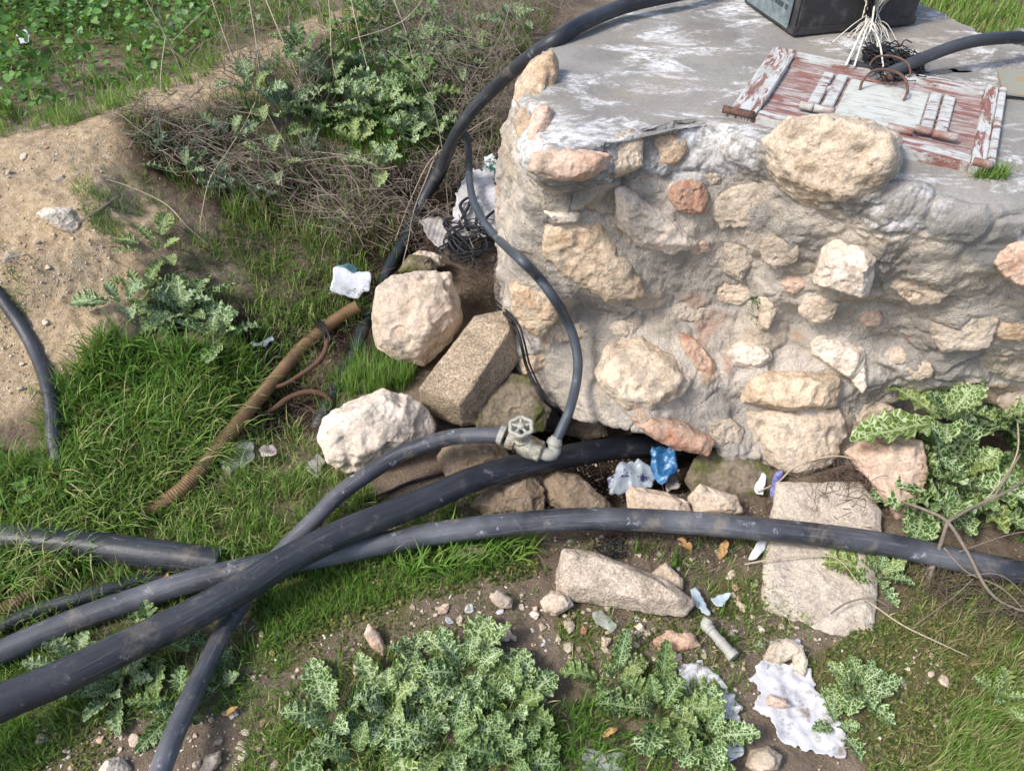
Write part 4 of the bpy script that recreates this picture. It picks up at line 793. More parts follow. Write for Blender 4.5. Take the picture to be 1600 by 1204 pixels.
# ------------------------------------------------------------------ litter: sheets, bags, wrappers
def sheet(name, poly, mat, label, cat, lift=.012, amp=.01, freq=14, step=5, thick=.0008, holes=None, jag=3.0, ridge=None, z=None, seed=0, group=None, tilt=0.0):
    A = np.array(poly, float); step = step * .7; xs = np.arange(A[:, 0].min() - 2, A[:, 0].max() + 3, step); ys_ = np.arange(A[:, 1].min() - 2, A[:, 1].max() + 3, step)
    X, Y = np.meshgrid(xs, ys_); q = np.stack([X.ravel(), Y.ravel(), 0 * X.ravel()], -1); jx = perlin(q / 9.0, seed) * jag; jy = perlin(q / 9.0, seed + 3) * jag
    m = inpoly(X.ravel() + jx, Y.ravel() + jy, poly)
    if holes: m &= fbm(q, holes[0], 3, .6, seed + 4) < holes[1]
    B = G(X, Y, False).reshape(-1, 3) if z is None else U(X.ravel(), Y.ravel(), np.full(X.size, z))
    B = B.copy(); wf1, wf2, _ = worley(B * [1, 1, 0] + .012 * np.stack([fbm(B, 20, 2, .5, seed + 1), fbm(B, 20, 2, .5, seed + 2), 0 * B[:, 0]], -1), freq * 1.6, seed); B[:, 2] += lift + amp * (1.6 * (wf1 - .4) + .8 * np.minimum(wf2 - wf1, .5)) + amp * .5 * fbm(B, freq * .6, 2, .5, seed) + 0 * amp * .5 * fbm(B, freq * 3, 2, .5, seed + 7)
    if tilt: B[:, 2] += tilt * (A[:, 1].max() - Y.ravel()) / (np.ptp(A[:, 1]))
    if ridge: B[:, 2] += ridge[0] * np.sin((X.ravel() * ridge[2] + Y.ravel() * ridge[3]) * 2 * np.pi / ridge[1])
    idx = -np.ones(len(B), int); h, w = X.shape; F = []
    mm = m.reshape(h, w).astype(int)
    for i in range(h - 1):
        for j in range(w - 1):
            if mm[i, j] + mm[i + 1, j] + mm[i, j + 1] + mm[i + 1, j + 1] >= 3: F.append([i * w + j, (i + 1) * w + j, (i + 1) * w + j + 1, i * w + j + 1])
    us = sorted({v for f in F for v in f}); mp = {v: k for k, v in enumerate(us)}
    # soften the stepped rim
    ec = {}
    for f in F:
        for a, b in zip(f, f[1:] + f[:1]): k = (min(a, b), max(a, b)); ec[k] = ec.get(k, 0) + 1
    nb_ = {}
    for (a, b), c in ec.items():
        if c == 1: nb_.setdefault(a, []).append(b); nb_.setdefault(b, []).append(a)
    for _ in range(2):
        B2 = B.copy()
        for v, l in nb_.items(): B2[v] = B[v] * .4 + .6 * np.mean([B[q] for q in l], 0)
        B = B2
    me = mesh_np(name, B[us], [[mp[v] for v in f] for f in F], uv=np.stack([X.ravel(), Y.ravel()], -1)[us] / 100.0)
    o = link(name, me, mat); s = o.modifiers.new('thick', 'SOLIDIFY'); s.thickness = thick; return tag(o, label, cat, group)
def plastic(name, a, b, rough=.45, scale=30, alpha=1.0, thr=(.4, .6)):
    t = NT(name); n = t.noise(scale, 6, .7); k = {}
    if alpha < 1: k['Alpha'] = alpha
    return t.done(t.mix(t.ramp(n, [(thr[0], 0), (thr[1], 1)]), lin(a), lin(b)), rough, t.bump(t.noise(70, 4), .3, .003), **k)
WHT = plastic('white_paper', '#b9bdc2', '#c9ccd0', .8); MELT = plastic('grimy_white_plastic', '#857b73', '#c0c0c4', .6, 30, thr=(.34, .47)); CLEAR = plastic('cloudy_film', '#9aa093', '#c4c6bd', .3, 20, .45)
BLUE = plastic('blue_film', '#1a4c7c', '#3f7aa6', .35, 60); PURP = plastic('purple_print', '#2b2656', '#8b959d', .4, 24, thr=(.42, .47)); GRN = plastic('green_print', '#0f7a66', '#d3dad8', .4, 45, thr=(.48, .52))
RIB = plastic('ribbed_pale_plastic', '#a39f9c', '#c8c6c4', .6, 12); SKY = plastic('pale_blue_film', '#a9bcc6', '#c6d0d4', .35, 30, .8); GRYF = plastic('grey_film', '#7d7873', '#a8a29a', .5, 25); VIO = plastic('violet_print', '#474a8c', '#8f90bd', .45, 50)
RIBBAG = plastic('yellow_green_leafy_paper', '#c8c9b8', '#e4e2d8', .6)
sheet('paper_sheet', [(520, 482), (528, 446), (553, 456), (586, 456), (584, 478), (555, 491)], WHT, 'small creased white sheet left of the large pale boulder', 'paper', lift=.05, amp=.006, step=4, tilt=.03, seed=1)
sheet('plastic_sheet', [(1176, 1045), (1196, 1030), (1225, 1040), (1262, 1048), (1275, 1085), (1300, 1120), (1322, 1160), (1318, 1190), (1270, 1182), (1215, 1160), (1200, 1130), (1172, 1110), (1185, 1085), (1170, 1070)], MELT, 'torn crumpled white plastic sheet on the foreground soil', 'plastic sheet', lift=.010, amp=.011, freq=20, step=3.0, jag=10, seed=3)
sheet('plastic_sheet', [(1055, 1050), (1085, 1040), (1115, 1055), (1140, 1085), (1158, 1110), (1150, 1135), (1105, 1120), (1070, 1090)], MELT, 'crushed whitish plastic half under the thistle left of the torn sheet', 'plastic sheet', lift=.012, amp=.012, freq=20, step=3.2, jag=9, seed=6)
sheet('plastic_scrap', [(1195, 1020), (1210, 1000), (1250, 1002), (1250, 1030), (1205, 1038)], MELT, 'white plastic scrap under the grey stone', 'plastic scrap', lift=.006, amp=.008, step=4, jag=6, seed=9)
sheet('plastic_bag', [(1010, 715), (1052, 716), (1056, 745), (1035, 762), (1018, 750)], BLUE, 'shiny blue plastic bag in the hollow under the pipe end', 'bag', z=-.06, lift=.0, amp=.02, freq=30, step=3, jag=5, seed=10, tilt=.05)
sheet('wrapper', [(945, 762), (968, 738), (1000, 738), (1022, 752), (1018, 772), (985, 772), (955, 778)], PURP, 'white wrapper with dark purple print in the hollow', 'wrapper', z=-.08, lift=.0, amp=.014, freq=25, step=3, jag=5, seed=11, tilt=.05)
sheet('plastic_scrap', [(1035, 745), (1056, 735), (1062, 765), (1040, 772)], GRYF, 'crumpled greyish film beside the blue bag', 'plastic scrap', z=-.09, lift=.0, amp=.015, freq=30, step=3, jag=4, seed=13)
sheet('wrapper', [(752, 300), (757, 276), (772, 274), (779, 296), (764, 305)], GRN, 'small green and white wrapper at the wall corner', 'wrapper', lift=.06, amp=.012, freq=30, step=3, seed=14, tilt=.03)
sheet('wrapper', [(752, 314), (772, 306), (774, 320), (758, 324)], GRN, 'green striped scrap just below the other green wrapper', 'wrapper', lift=.06, amp=.012, freq=30, step=3, seed=15)
sheet('ribbed_sheet', [(715, 350), (735, 312), (775, 318), (770, 335), (802, 318), (800, 345), (790, 395), (775, 412), (735, 412), (704, 410)], RIB, 'ribbed white plastic sheet wedged beside the wall corner', 'plastic sheet', lift=.10, amp=.012, freq=8, step=2.0, ridge=(.0026, 6.5, .45, 1.0), seed=16, tilt=.02, jag=6)
sheet('plastic_scrap', [(655, 380), (690, 372), (712, 420), (690, 428), (668, 405)], GRYF, 'grey brown film above the large pale boulder', 'plastic scrap', lift=.09, amp=.015, freq=15, step=3, ridge=(.002, 7, 1, .3), seed=17)
sheet('plastic_bag', [(348, 735), (372, 700), (400, 705), (408, 735), (380, 745), (360, 760)], CLEAR, 'cloudy clear bag in the grass beside the drain pipe', 'bag', lift=.02, amp=.025, freq=18, step=4, seed=18, jag=6)
sheet('plastic_bag', [(408, 715), (425, 704), (440, 715), (436, 732), (415, 730)], plastic('pinkish_film', '#c9b9b6', '#a06e70', .4, 50, .8, (.55, .65)), 'pinkish crumpled bag in the grass right of the cloudy bag', 'bag', lift=.03, amp=.02, freq=25, step=3.5, seed=19)
sheet('plastic_scrap', [(395, 552), (415, 550), (430, 538), (436, 545), (420, 558), (400, 560)], WHT, 'torn white strip above the drain pipe', 'plastic scrap', lift=.03, amp=.008, step=3, seed=20)
sheet('plastic_scrap', [(478, 745), (500, 715), (512, 730), (500, 755)], WHT if False else GRYF, 'grey paper scrap left of the white boulder', 'plastic scrap', lift=.02, amp=.01, step=3, seed=21)
sheet('plastic_scrap', [(1073, 925), (1086, 926), (1108, 968), (1104, 975), (1085, 958)], SKY, 'pale blue film strip at the right tip of the concrete wedge', 'plastic scrap', lift=.02, amp=.01, step=3, seed=22)
sheet('plastic_scrap', [(1108, 940), (1140, 930), (1128, 955), (1112, 952)], SKY, 'pale blue film scrap right of the dropped fitting', 'plastic scrap', lift=.015, amp=.01, step=3, seed=23)
sheet('plastic_scrap', [(922, 965), (938, 960), (965, 985), (955, 995), (928, 982)], CLEAR, 'cloudy film scrap below the concrete wedge', 'plastic scrap', lift=.01, amp=.01, step=3, seed=24)
sheet('paper_scrap', [(1162, 880), (1180, 858), (1196, 850), (1192, 868), (1175, 884)], WHT, 'folded white scrap left of the flat concrete slab', 'paper', lift=.012, amp=.01, step=3, seed=25, tilt=.02)
sheet('wrapper', [(1172, 775), (1185, 757), (1194, 762), (1190, 785), (1178, 782)], WHT, 'white wrapper at the foot of the base block', 'wrapper', lift=.02, amp=.012, step=3, seed=26, tilt=.02)
sheet('wrapper', [(1196, 785), (1203, 758), (1215, 752), (1216, 766), (1206, 790)], VIO, 'violet wrapper at the foot of the base block', 'wrapper', lift=.025, amp=.01, step=3, seed=27, tilt=.02)
sheet('plastic_scrap', [(905, 1204), (910, 1170), (945, 1180), (975, 1175), (975, 1215), (920, 1220)], CLEAR, 'clear film at the bottom edge between two thistles', 'plastic scrap', lift=.01, amp=.012, step=4, seed=28)
sheet('wrapper', [(1112, 1185), (1130, 1165), (1158, 1162), (1160, 1185), (1135, 1196)], plastic('blue_white_print', '#3c4c9a', '#d5dae2', .5, 50, thr=(.38, .46)), 'white and blue wrapper at the bottom edge', 'wrapper', lift=.012, amp=.012, step=3.5, jag=5, seed=29)
sheet('plastic_scrap', [(36, 84), (48, 74), (62, 84), (60, 100), (46, 100)], WHT, 'white scrap among the lush weeds at the upper left', 'plastic scrap', lift=.07, amp=.02, step=3, seed=30)
sheet('plastic_scrap', [(1208, 1070), (1214, 1060), (1222, 1066), (1216, 1074)], WHT, 'tiny white chip above the torn sheet', 'plastic scrap', lift=.012, amp=.004, step=2.5, seed=31)
sheet('glass_jar', [(520, 470), (532, 434), (566, 440), (562, 462)], plastic('teal_film', '#33565c', '#6f9296', .3, 30), 'teal film behind the small white sheet', 'plastic scrap', lift=.05, amp=.01, step=3.5, seed=32).name = 'plastic_scrap'
sheet('wrapper', [(895, 688), (912, 680), (924, 684), (922, 700), (900, 702)], RIB, 'grey white scrap poking up behind the thickest pipe near the valve', 'wrapper', lift=.14, amp=.006, step=2.5, seed=33)
rs = np.random.RandomState(77); first = None
for k in range(26):
    x_, y_ = [(rs.uniform(1040, 1240), rs.uniform(930, 1060)), (rs.uniform(870, 1180), rs.uniform(838, 900)), (rs.uniform(640, 1000), rs.uniform(930, 1010))][k % 3]
    if first is None:
        first = sheet('litter_flake', [(x_ - 6, y_ - 3), (x_ + 1, y_ - 6), (x_ + 7, y_ - 1), (x_ + 3, y_ + 5), (x_ - 5, y_ + 4)], MELT, 'small dirty white flake of litter on the foreground soil', 'litter', lift=.006, amp=.005, step=2, seed=70, group='white litter flakes'); continue
    o = first.copy(); COL.objects.link(o); o.location = G(x_, y_) + [0, 0, .002]; s_ = rs.uniform(.5, 1.5); o.scale = (s_, s_ * rs.uniform(.5, 1), s_); o.rotation_euler = (rs.normal(0, .3), rs.normal(0, .3), rs.uniform(0, 6.28))
# torn leaf like black tangle above the boulder
mb = MB(); rg = np.random.RandomState(21)
def Tz(x, y, l): p = G(x, y, False); p = p + np.array([0, 0, l]); return p
for k in range(17):
    c0 = np.array([rg.normal(735, 9), rg.normal(428, 9)]); a = rg.uniform(0, 6.28); r1, r2 = rg.uniform(16, 38), rg.uniform(8, 20); rv = rg.uniform(3, 9); dr_ = rg.uniform(-.06, .06); zb = .10 + .04 * rg.rand()
    pts = [Tz(c0[0] + r1 * (1 + dr_ * q) * math.cos(a + q) + 5 * math.sin(2.3 * q), c0[1] + r2 * (1 + dr_ * q) * math.sin(a + q) + 4 * math.cos(1.7 * q), zb + .02 * math.sin(q * 1.3 + k)) for q in np.linspace(0, rv, int(rv * 3))]
    mb.tube(pts, rg.uniform(.0025, .005), n=90, sides=6, flat=.35)
for l in ([(740, 470), (742, 445), (725, 425), (700, 400), (712, 392)], [(720, 400), (735, 372), (742, 352)], [(735, 412), (728, 390), (722, 372), (735, 360), (748, 375), (745, 410)], [(752, 405), (765, 390), (785, 372)]):
    mb.tube([Tz(x, y, .13) for x, y in l], .006, sides=8, n=30, flat=.5)
tag(link('strap_tangle', mb.mesh('strap_tangle'), BLK), 'knotted heap of black strapping above the large pale boulder', 'strapping')
mb = MB()
Pn = [(770, 478), (790, 492), (806, 512), (815, 540), (822, 570), (835, 600), (850, 625), (868, 640), (880, 655)]
def Wz(x, y, off):
    h, n = W(x, y); g_ = G(x, y, False); r = ray(x, y)
    if h is None or (g_ - [0, 0, CAM_H]) @ r < (h - [0, 0, CAM_H]) @ r: h = g_
    return h - r / np.linalg.norm(r) * off
mb.tube([Wz(x, y, .06) for x, y in Pn], .0045, sides=8, n=60); mb.tube([Wz(x + 5, y - 3, .055) for x, y in Pn], .0028, sides=8, n=60)
tag(link('black_cord', mb.mesh('black_cord'), BLK), 'thin black cord hanging beside the concrete block into the hollow', 'cord')
tag(link('black_cord', MB().tube([Tz(x, y, .012) for x, y in [(575, 790), (610, 775), (640, 760), (680, 748), (720, 738), (760, 722), (800, 710)]], .0045, sides=8).mesh('black_cord'), BLK), 'thin black cord on the ground above the thickest pipe', 'cord')
mb = MB()
for k in range(22):
    c0 = np.array([rg.normal(955, 10), rg.normal(862, 8)]); a = rg.uniform(0, 6.28); mb.tube([Tz(c0[0] + rg.uniform(6, 22) * math.cos(a + q), c0[1] + rg.uniform(3, 12) * math.sin(a + q), .008 + .012 * rg.rand()) for q in np.linspace(0, 2.5, 5)], .002, n=14, sides=5)
tag(link('strap_tangle', mb.mesh('strap_tangle'), BLK), 'small tangle of black film behind the broken concrete wedge', 'strapping')
# ------------------------------------------------------------------ vegetation helpers
def leafmat(name, stops, trans=.3, rough=.6):
    t = NT(name); c = t.ramp(t.attr('rnd'), [(p, lin(h)) for p, h in stops]); c = t.mix(.25, c, t.noise(60, 2), 'OVERLAY')
    t.done(c, rough, Specular_IOR_Level=.25)
    tr = t.n('ShaderNodeBsdfTranslucent'); t.L(t.mix(.5, c, lin('#9ab545')), tr.inputs[0]); mx = t.n('ShaderNodeMixShader'); mx.inputs[0].default_value = trans
    out = t.t.nodes['Material Output']; t.L(t.b.outputs[0], mx.inputs[1]); t.L(tr.outputs[0], mx.inputs[2]); t.L(mx.outputs[0], out.inputs[0]); return t.m
GRASS = leafmat('grass_green', [(0, '#3b5620'), (.3, '#50762a'), (.6, '#698f3a'), (.78, '#8a9f58'), (.9, '#aeab76'), (1, '#bdb28c')])
GBRIGHT = leafmat('grass_bright', [(0, '#456628'), (.5, '#628a3c'), (.85, '#86a656'), (1, '#a8ad70')])
GDRY = leafmat('grass_dry', [(0, '#5b5434'), (.4, '#8b7f58'), (.75, '#a89b76'), (1, '#6b7a3c')], .15)
WEED = leafmat('weed_green', [(0, '#2f4f20'), (.5, '#4a7330'), (.85, '#6b934a'), (1, '#7fa070')], .25)
def blades(base, L, w, lean, seed=0, az=None, nseg=4, curl=1.0, flop=0.0):
    rg = np.random.RandomState(seed); n = len(base); L = np.broadcast_to(L, n); w = np.broadcast_to(w, n); lean = np.broadcast_to(lean, n)
    az = rg.uniform(0, 2 * np.pi, n) if az is None else az; d = np.stack([np.cos(az), np.sin(az), 0 * az], -1); s = np.stack([-np.sin(az), np.cos(az), 0 * az], -1)
    tw = rg.normal(0, .5, n)
    s = s * np.cos(tw)[:, None] + np.array([0, 0, 1.0]) * np.sin(tw)[:, None] * .6
    V = np.empty((n, nseg + 1, 2, 3)); p = base.copy(); side_k = rg.normal(0, .25, n)
    for k in range(nseg + 1):
        q = k / nseg; ww = w * (1 - q ** 1.6) * (.7 + .6 * min(q * 3, 1)) + .00015
        V[:, k, 0] = p - s * (ww / 2)[:, None]; V[:, k, 1] = p + s * (ww / 2)[:, None]
        ang = lean * (.35 + curl * q * 1.1) + flop * q * q; ang = np.minimum(ang, 2.1)
        dd = d + s * (side_k * q)[:, None]
        p = p + (dd * np.sin(ang)[:, None] + np.array([0, 0, 1.0]) * np.cos(ang)[:, None]) * (L / nseg)[:, None]
    V = V.reshape(n, -1, 3); m = (nseg + 1) * 2; k = np.arange(nseg)
    F = np.stack([2 * k, 2 * k + 1, 2 * k + 3, 2 * k + 2], -1)[None] + (np.arange(n) * m)[:, None, None]
    return V.reshape(-1, 3), F.reshape(-1, 4), m
def sample(poly, n, seed, clump=0.0, cs=25.0, thin=0.0):
    rg = np.random.RandomState(seed); A = np.array(poly, float); out = []
    while sum(len(o) for o in out) < n:
        x = rg.uniform(A[:, 0].min(), A[:, 0].max(), n * 2); y = rg.uniform(A[:, 1].min(), A[:, 1].max(), n * 2); m = inpoly(x, y, poly)
        if clump > 0:
            f = fbm(np.stack([x, y, 0 * x + seed], -1), 1 / cs, 3, .55, seed); m &= f > rg.uniform(-1, 1, len(x)) * (.35) + (clump - .5) * .5
        out.append(np.stack([x[m], y[m]], -1))
        if len(out) > 60: break
    return np.vstack(out)[:n]
GV, GF, GR, GN = {}, {}, {}, {}
def grass(key, poly, n, L, w, lean, seed, clump=.5, cs=25, tuft=0, col=(0, 1), az=None, flop=0.0, curl=1.0):
    rg = np.random.RandomState(seed + 999)
    if tuft:
        c = sample(poly, max(1, n // tuft), seed, clump, cs); q = np.repeat(c, tuft, 0)[:n]; B = G(q[:, 0], q[:, 1], False); off = rg.normal(0, .009, (len(B), 2)); B[:, :2] += off; B[:, 2] = hgt(B[:, 0], B[:, 1], False)
    else: q = sample(poly, n, seed, clump, cs); B = G(q[:, 0], q[:, 1], False)
    B[:, 2] -= .004; nn = len(B); Ls = rg.uniform(L[0], L[1], nn) * rg.uniform(.6, 1, nn); ws = rg.uniform(w[0], w[1], nn); ln = np.abs(rg.normal(lean[0], lean[1], nn))
    a = None if az is None else rg.normal(az, .9, nn)
    V, F, m = blades(B, Ls, ws, ln, seed, az=a, flop=flop, curl=curl); o = GN.get(key, 0)
    GV.setdefault(key, []).append(V); GF.setdefault(key, []).append(F + o); GN[key] = o + len(V)
    GR.setdefault(key, []).append(np.repeat(rg.uniform(col[0], col[1], nn), m))
def flush(key, name, mat, label, cat):
    o = link(name, mesh_np(name, np.vstack(GV[key]), np.vstack(GF[key]), rnd=np.concatenate(GR[key])), mat, origin=(0, 0, 0)); return tag(o, label, cat, kind='stuff')
# middle left meadow
ML = [(-90, 690), (60, 740), (110, 600), (160, 545), (250, 580), (380, 560), (410, 600), (330, 700), (230, 790), (120, 860), (-90, 960)]
grass('g', ML, 9000, (.05, .13), (.0028, .0055), (.5, .35), 1, .35, 40, tuft=7, col=(.1, .85), flop=.5)
grass('g', [(-90, 860), (60, 830), (200, 800), (330, 760), (480, 740), (560, 760), (600, 800), (480, 860), (350, 905), (250, 910), (0, 1010), (-90, 1040)], 6000, (.035, .10), (.002, .004), (.55, .4), 2, .45, 35, tuft=6, col=(.1, .95), flop=.5)
grass('g', [(330, 700), (430, 640), (500, 700), (520, 760), (430, 790), (300, 790)], 1500, (.03, .08), (.002, .0035), (.7, .4), 3, .5, 30, tuft=5, col=(.3, 1))
grass('g', [(160, 540), (420, 570), (420, 620), (280, 700), (120, 680)], 1500, (.08, .17), (.004, .008), (.8, .4), 4, .4, 40, tuft=5, col=(.1, .7), flop=.6)
grass('g', [(400, 400), (560, 400), (600, 470), (540, 520), (440, 640), (330, 560), (240, 420), (300, 380)], 5200, (.03, .09), (.0018, .0035), (.6, .4), 201, .3, 30, tuft=7, col=(.2, 1), flop=.4)
grass('g', [(170, 620), (330, 600), (420, 620), (380, 720), (240, 800), (120, 900), (-60, 1000), (-60, 900), (60, 800)], 2600, (.09, .18), (.003, .0055), (.85, .4), 202, .4, 40, tuft=4, col=(.35, .97), flop=.7, az=-.4)
grass('g', [(230, 720), (330, 690), (420, 760), (330, 830), (200, 840)], 650, (.06, .12), (.0025, .004), (.8, .35), 203, .3, 30, tuft=5, col=(.3, 1), flop=.6, az=-.8)
grass('b', [(560, 560), (650, 560), (660, 600), (600, 625), (540, 620)], 700, (.07, .13), (.0018, .003), (.5, .25), 204, .2, 20, tuft=24, col=(.2, 1))
grass('d', [(190, 180), (470, 230), (640, 330), (620, 420), (430, 400), (240, 270)], 1500, (.04, .12), (.001, .002), (.8, .4), 205, .4, 30, tuft=6)
grass('g', [(190, 180), (470, 230), (640, 330), (620, 420), (430, 400), (240, 270)], 1500, (.05, .13), (.0016, .003), (.5, .3), 206, .55, 30, tuft=6, col=(.3, 1))
grass('g', [(620, 200), (790, 130), (790, 260), (700, 300), (640, 280)], 900, (.04, .11), (.002, .0035), (.6, .3), 207, .5, 30, tuft=6, col=(.1, .9))
grass('g', [(285, 850), (360, 850), (380, 900), (300, 905)], 260, (.04, .09), (.002, .0035), (.5, .3), 208, .2, 30, tuft=6, col=(.2, 1), flop=.4)
grass('d', [(1260, 1040), (1330, 990), (1600, 920), (1640, 1240), (1440, 1230), (1330, 1180)], 1600, (.015, .05), (.0008, .0015), (.9, .4), 210, .4, 40, tuft=5)
grass('d', [(390, 950), (830, 860), (860, 900), (430, 1030)], 700, (.015, .05), (.0008, .0015), (.9, .4), 211, .4, 40, tuft=5)
grass('d', ML, 2200, (.05, .13), (.0015, .0028), (.9, .4), 209, .45, 40, tuft=4, flop=.6)
grass('b', [(190, 190), (400, 210), (600, 300), (620, 400), (430, 400), (240, 270)], 900, (.05, .12), (.002, .0035), (.5, .3), 220, .55, 30, tuft=8, col=(.1, 1))
grass('b', [(420, 100), (720, 60), (760, 200), (660, 280), (480, 240)], 1500, (.06, .14), (.0025, .0045), (.5, .3), 221, .5, 40, tuft=8, col=(.0, .9))
grass('g', [(270, 835), (360, 845), (385, 905), (280, 915)], 300, (.04, .10), (.002, .0035), (.5, .3), 222, .1, 30, tuft=6, col=(.2, 1), flop=.4)
grass('g', [(440, 1080), (620, 1010), (800, 1040), (880, 1100), (860, 1230), (440, 1230)], 1500, (.04, .09), (.002, .004), (.6, .35), 223, .45, 30, tuft=6, col=(.1, .95))
grass('g', [(90, 1000), (380, 960), (400, 1100), (200, 1150), (80, 1110)], 1100, (.03, .08), (.002, .0035), (.6, .35), 224, .45, 30, tuft=6, col=(.1, .95))
grass('g', [(880, 1030), (1160, 1060), (1160, 1230), (900, 1230)], 800, (.03, .07), (.0018, .003), (.6, .35), 225, .5, 30, tuft=6, col=(.1, .95))
# strip below the pipes
grass('g', [(390, 950), (500, 890), (620, 862), (780, 838), (830, 860), (760, 900), (640, 935), (520, 970), (430, 1020)], 7500, (.02, .055), (.0015, .003), (.6, .4), 5, .35, 30, tuft=6, col=(.15, .8))
grass('g', [(560, 850), (700, 825), (850, 850), (820, 880), (640, 910)], 420, (.07, .13), (.003, .005), (.9, .3), 6, .5, 30, col=(.3, .8), az=.2, flop=.4)
grass('g', [(380, 1000), (470, 980), (440, 1080), (340, 1120)], 900, (.02, .05), (.0015, .0028), (.6, .4), 7, .5, 30, tuft=6, col=(.2, .8))
grass('g', [(600, 820), (740, 770), (780, 800), (640, 840)], 700, (.02, .05), (.0015, .003), (.5, .3), 8, .5, 20, tuft=6, col=(.3, .8))
# bright tufts
grass('b', [(540, 575), (600, 560), (650, 590), (640, 612), (560, 640)], 900, (.06, .12), (.0018, .003), (.35, .22), 9, .3, 20, tuft=30, col=(.2, 1))
grass('b', [(500, 600), (560, 570), (560, 640), (510, 660)], 300, (.05, .10), (.0018, .003), (.5, .25), 10, .3, 20, tuft=12, col=(.2, 1))
for k, (x, y, n) in enumerate([(1000, 862, 60), (1060, 885, 110), (1098, 855, 60), (480, 440, 60), (1200, 880, 20), (540, 420, 40), (575, 480, 40), (625, 345, 50), (605, 400, 40), (60, 620, 30), (1130, 1000, 50), (1135, 960, 30)]):
    grass('b', [(x - 14, y - 6), (x + 14, y - 6), (x + 14, y + 8), (x - 14, y + 8)], n, (.025, .06), (.0015, .003), (.45, .25), 40 + k, 0, 20, col=(.1, .9))
# hatch corner tuft
q = np.random.RandomState(3); pts = U(q.uniform(1518, 1570, 300), q.uniform(272, 286, 300), np.full(300, .79)); V_, F_, m_ = blades(pts, q.uniform(.015, .045, 300), .0022, np.abs(q.normal(.7, .4, 300)), 77)
HT = (V_, F_, m_)
# around brush, bank foot
grass('g', [(380, 300), (560, 380), (590, 440), (560, 520), (470, 520), (400, 470), (330, 400)], 2600, (.04, .11), (.0018, .0035), (.5, .35), 11, .45, 30, tuft=7, col=(.2, .95), az=-1.2, flop=.3)
grass('g', [(110, 270), (240, 290), (300, 330), (260, 400), (160, 390), (130, 330)], 1900, (.03, .08), (.0018, .0035), (.5, .35), 12, .5, 28, tuft=7, col=(.2, .9))
grass('g', [(-60, 440), (40, 430), (60, 480), (30, 520), (-60, 500)], 500, (.03, .07), (.002, .003), (.6, .35), 13, .3, 20, tuft=6, col=(.3, .9))
grass('g', [(300, 340), (420, 340), (430, 430), (330, 420)], 500, (.03, .08), (.002, .003), (.6, .35), 14, .5, 20, tuft=6, col=(.3, 1))
# lush far left
LU = [(-240, 215), (0, 208), (110, 180), (190, 150), (300, 105), (400, 55), (520, 25), (640, -20), (700, -110), (-240, -110)]
grass('g', LU, 9000, (.04, .12), (.003, .006), (.5, .35), 15, .45, 60, tuft=6, col=(.1, .85), flop=.3)
grass('g', [(-100, 215), (110, 175), (200, 145), (330, 90), (360, 110), (200, 175), (100, 205), (-100, 235)], 2200, (.04, .10), (.0025, .004), (.5, .35), 16, .3, 40, tuft=7, col=(.4, .85))
grass('g', [(520, -40), (900, -60), (860, 40), (800, 110), (720, 190), (560, 200), (480, 100)], 5000, (.05, .13), (.0025, .0045), (.5, .35), 17, .45, 40, tuft=7, col=(.1, .95))
grass('g', [(430, 100), (640, 180), (700, 260), (560, 290), (420, 220), (300, 200)], 2600, (.04, .11), (.002, .004), (.5, .35), 18, .5, 35, tuft=7, col=(.1, .95))
# upper right corner, behind the cistern
grass('g', [(1430, 20), (1500, 60), (1640, 110), (1800, 60), (1800, -110), (1400, -110)], 9000, (.05, .12), (.003, .005), (.55, .35), 19, .3, 40, tuft=7, col=(.45, .95))
# right foreground
grass('g', [(1440, 1240), (1480, 1120), (1560, 1020), (1640, 980), (1700, 1240)], 5200, (.03, .075), (.0014, .0026), (.5, .3), 20, .35, 40, tuft=7, col=(.45, .98))
grass('g', [(1260, 1040), (1330, 990), (1450, 940), (1600, 920), (1640, 1010), (1500, 1060), (1440, 1200), (1380, 1230), (1330, 1180)], 2200, (.012, .04), (.0012, .0022), (.6, .4), 21, .5, 30, tuft=7, col=(.3, 1))
grass('g', [(1400, 880), (1640, 900), (1640, 990), (1440, 960)], 1500, (.02, .06), (.0014, .0026), (.6, .4), 22, .5, 30, tuft=6, col=(.4, 1))
grass('g', [(-60, 1150), (40, 1110), (130, 1090), (140, 1160), (60, 1204), (-60, 1250)], 2300, (.02, .055), (.0014, .0026), (.6, .4), 23, .35, 30, tuft=6, col=(.2, .85))
grass('g', [(380, 1110), (470, 1080), (500, 1150), (620, 1190), (600, 1260), (370, 1260)], 2000, (.02, .06), (.0014, .0026), (.6, .4), 24, .4, 30, tuft=6, col=(.4, .95))
grass('g', [(-60, 1040), (150, 990), (330, 910), (360, 930), (200, 1010), (30, 1080), (-60, 1110)], 1700, (.02, .06), (.0016, .003), (.6, .4), 25, .4, 30, tuft=6, col=(.2, .85))
grass('g', [(860, 940), (1060, 1000), (1150, 900), (1260, 960), (1260, 1040), (1150, 1060), (1050, 1130), (900, 1100)], 1600, (.015, .05), (.0012, .0022), (.6, .4), 26, .62, 25, tuft=8, col=(.2, 1))
grass('g', [(800, 1120), (960, 1090), (1000, 1204), (860, 1240)], 700, (.03, .08), (.002, .0035), (.7, .4), 27, .4, 30, tuft=6, col=(.1, .6))
grass('g', [(860, 850), (1190, 835), (1190, 960), (1090, 930), (1040, 890)], 900, (.015, .045), (.0013, .0022), (.6, .4), 28, .55, 25, tuft=7, col=(.2, 1))
grass('g', [(560, 960), (840, 920), (860, 960), (680, 1000), (500, 1040)], 700, (.008, .03), (.0012, .002), (.7, .4), 29, .65, 25, tuft=8, col=(.1, 1))
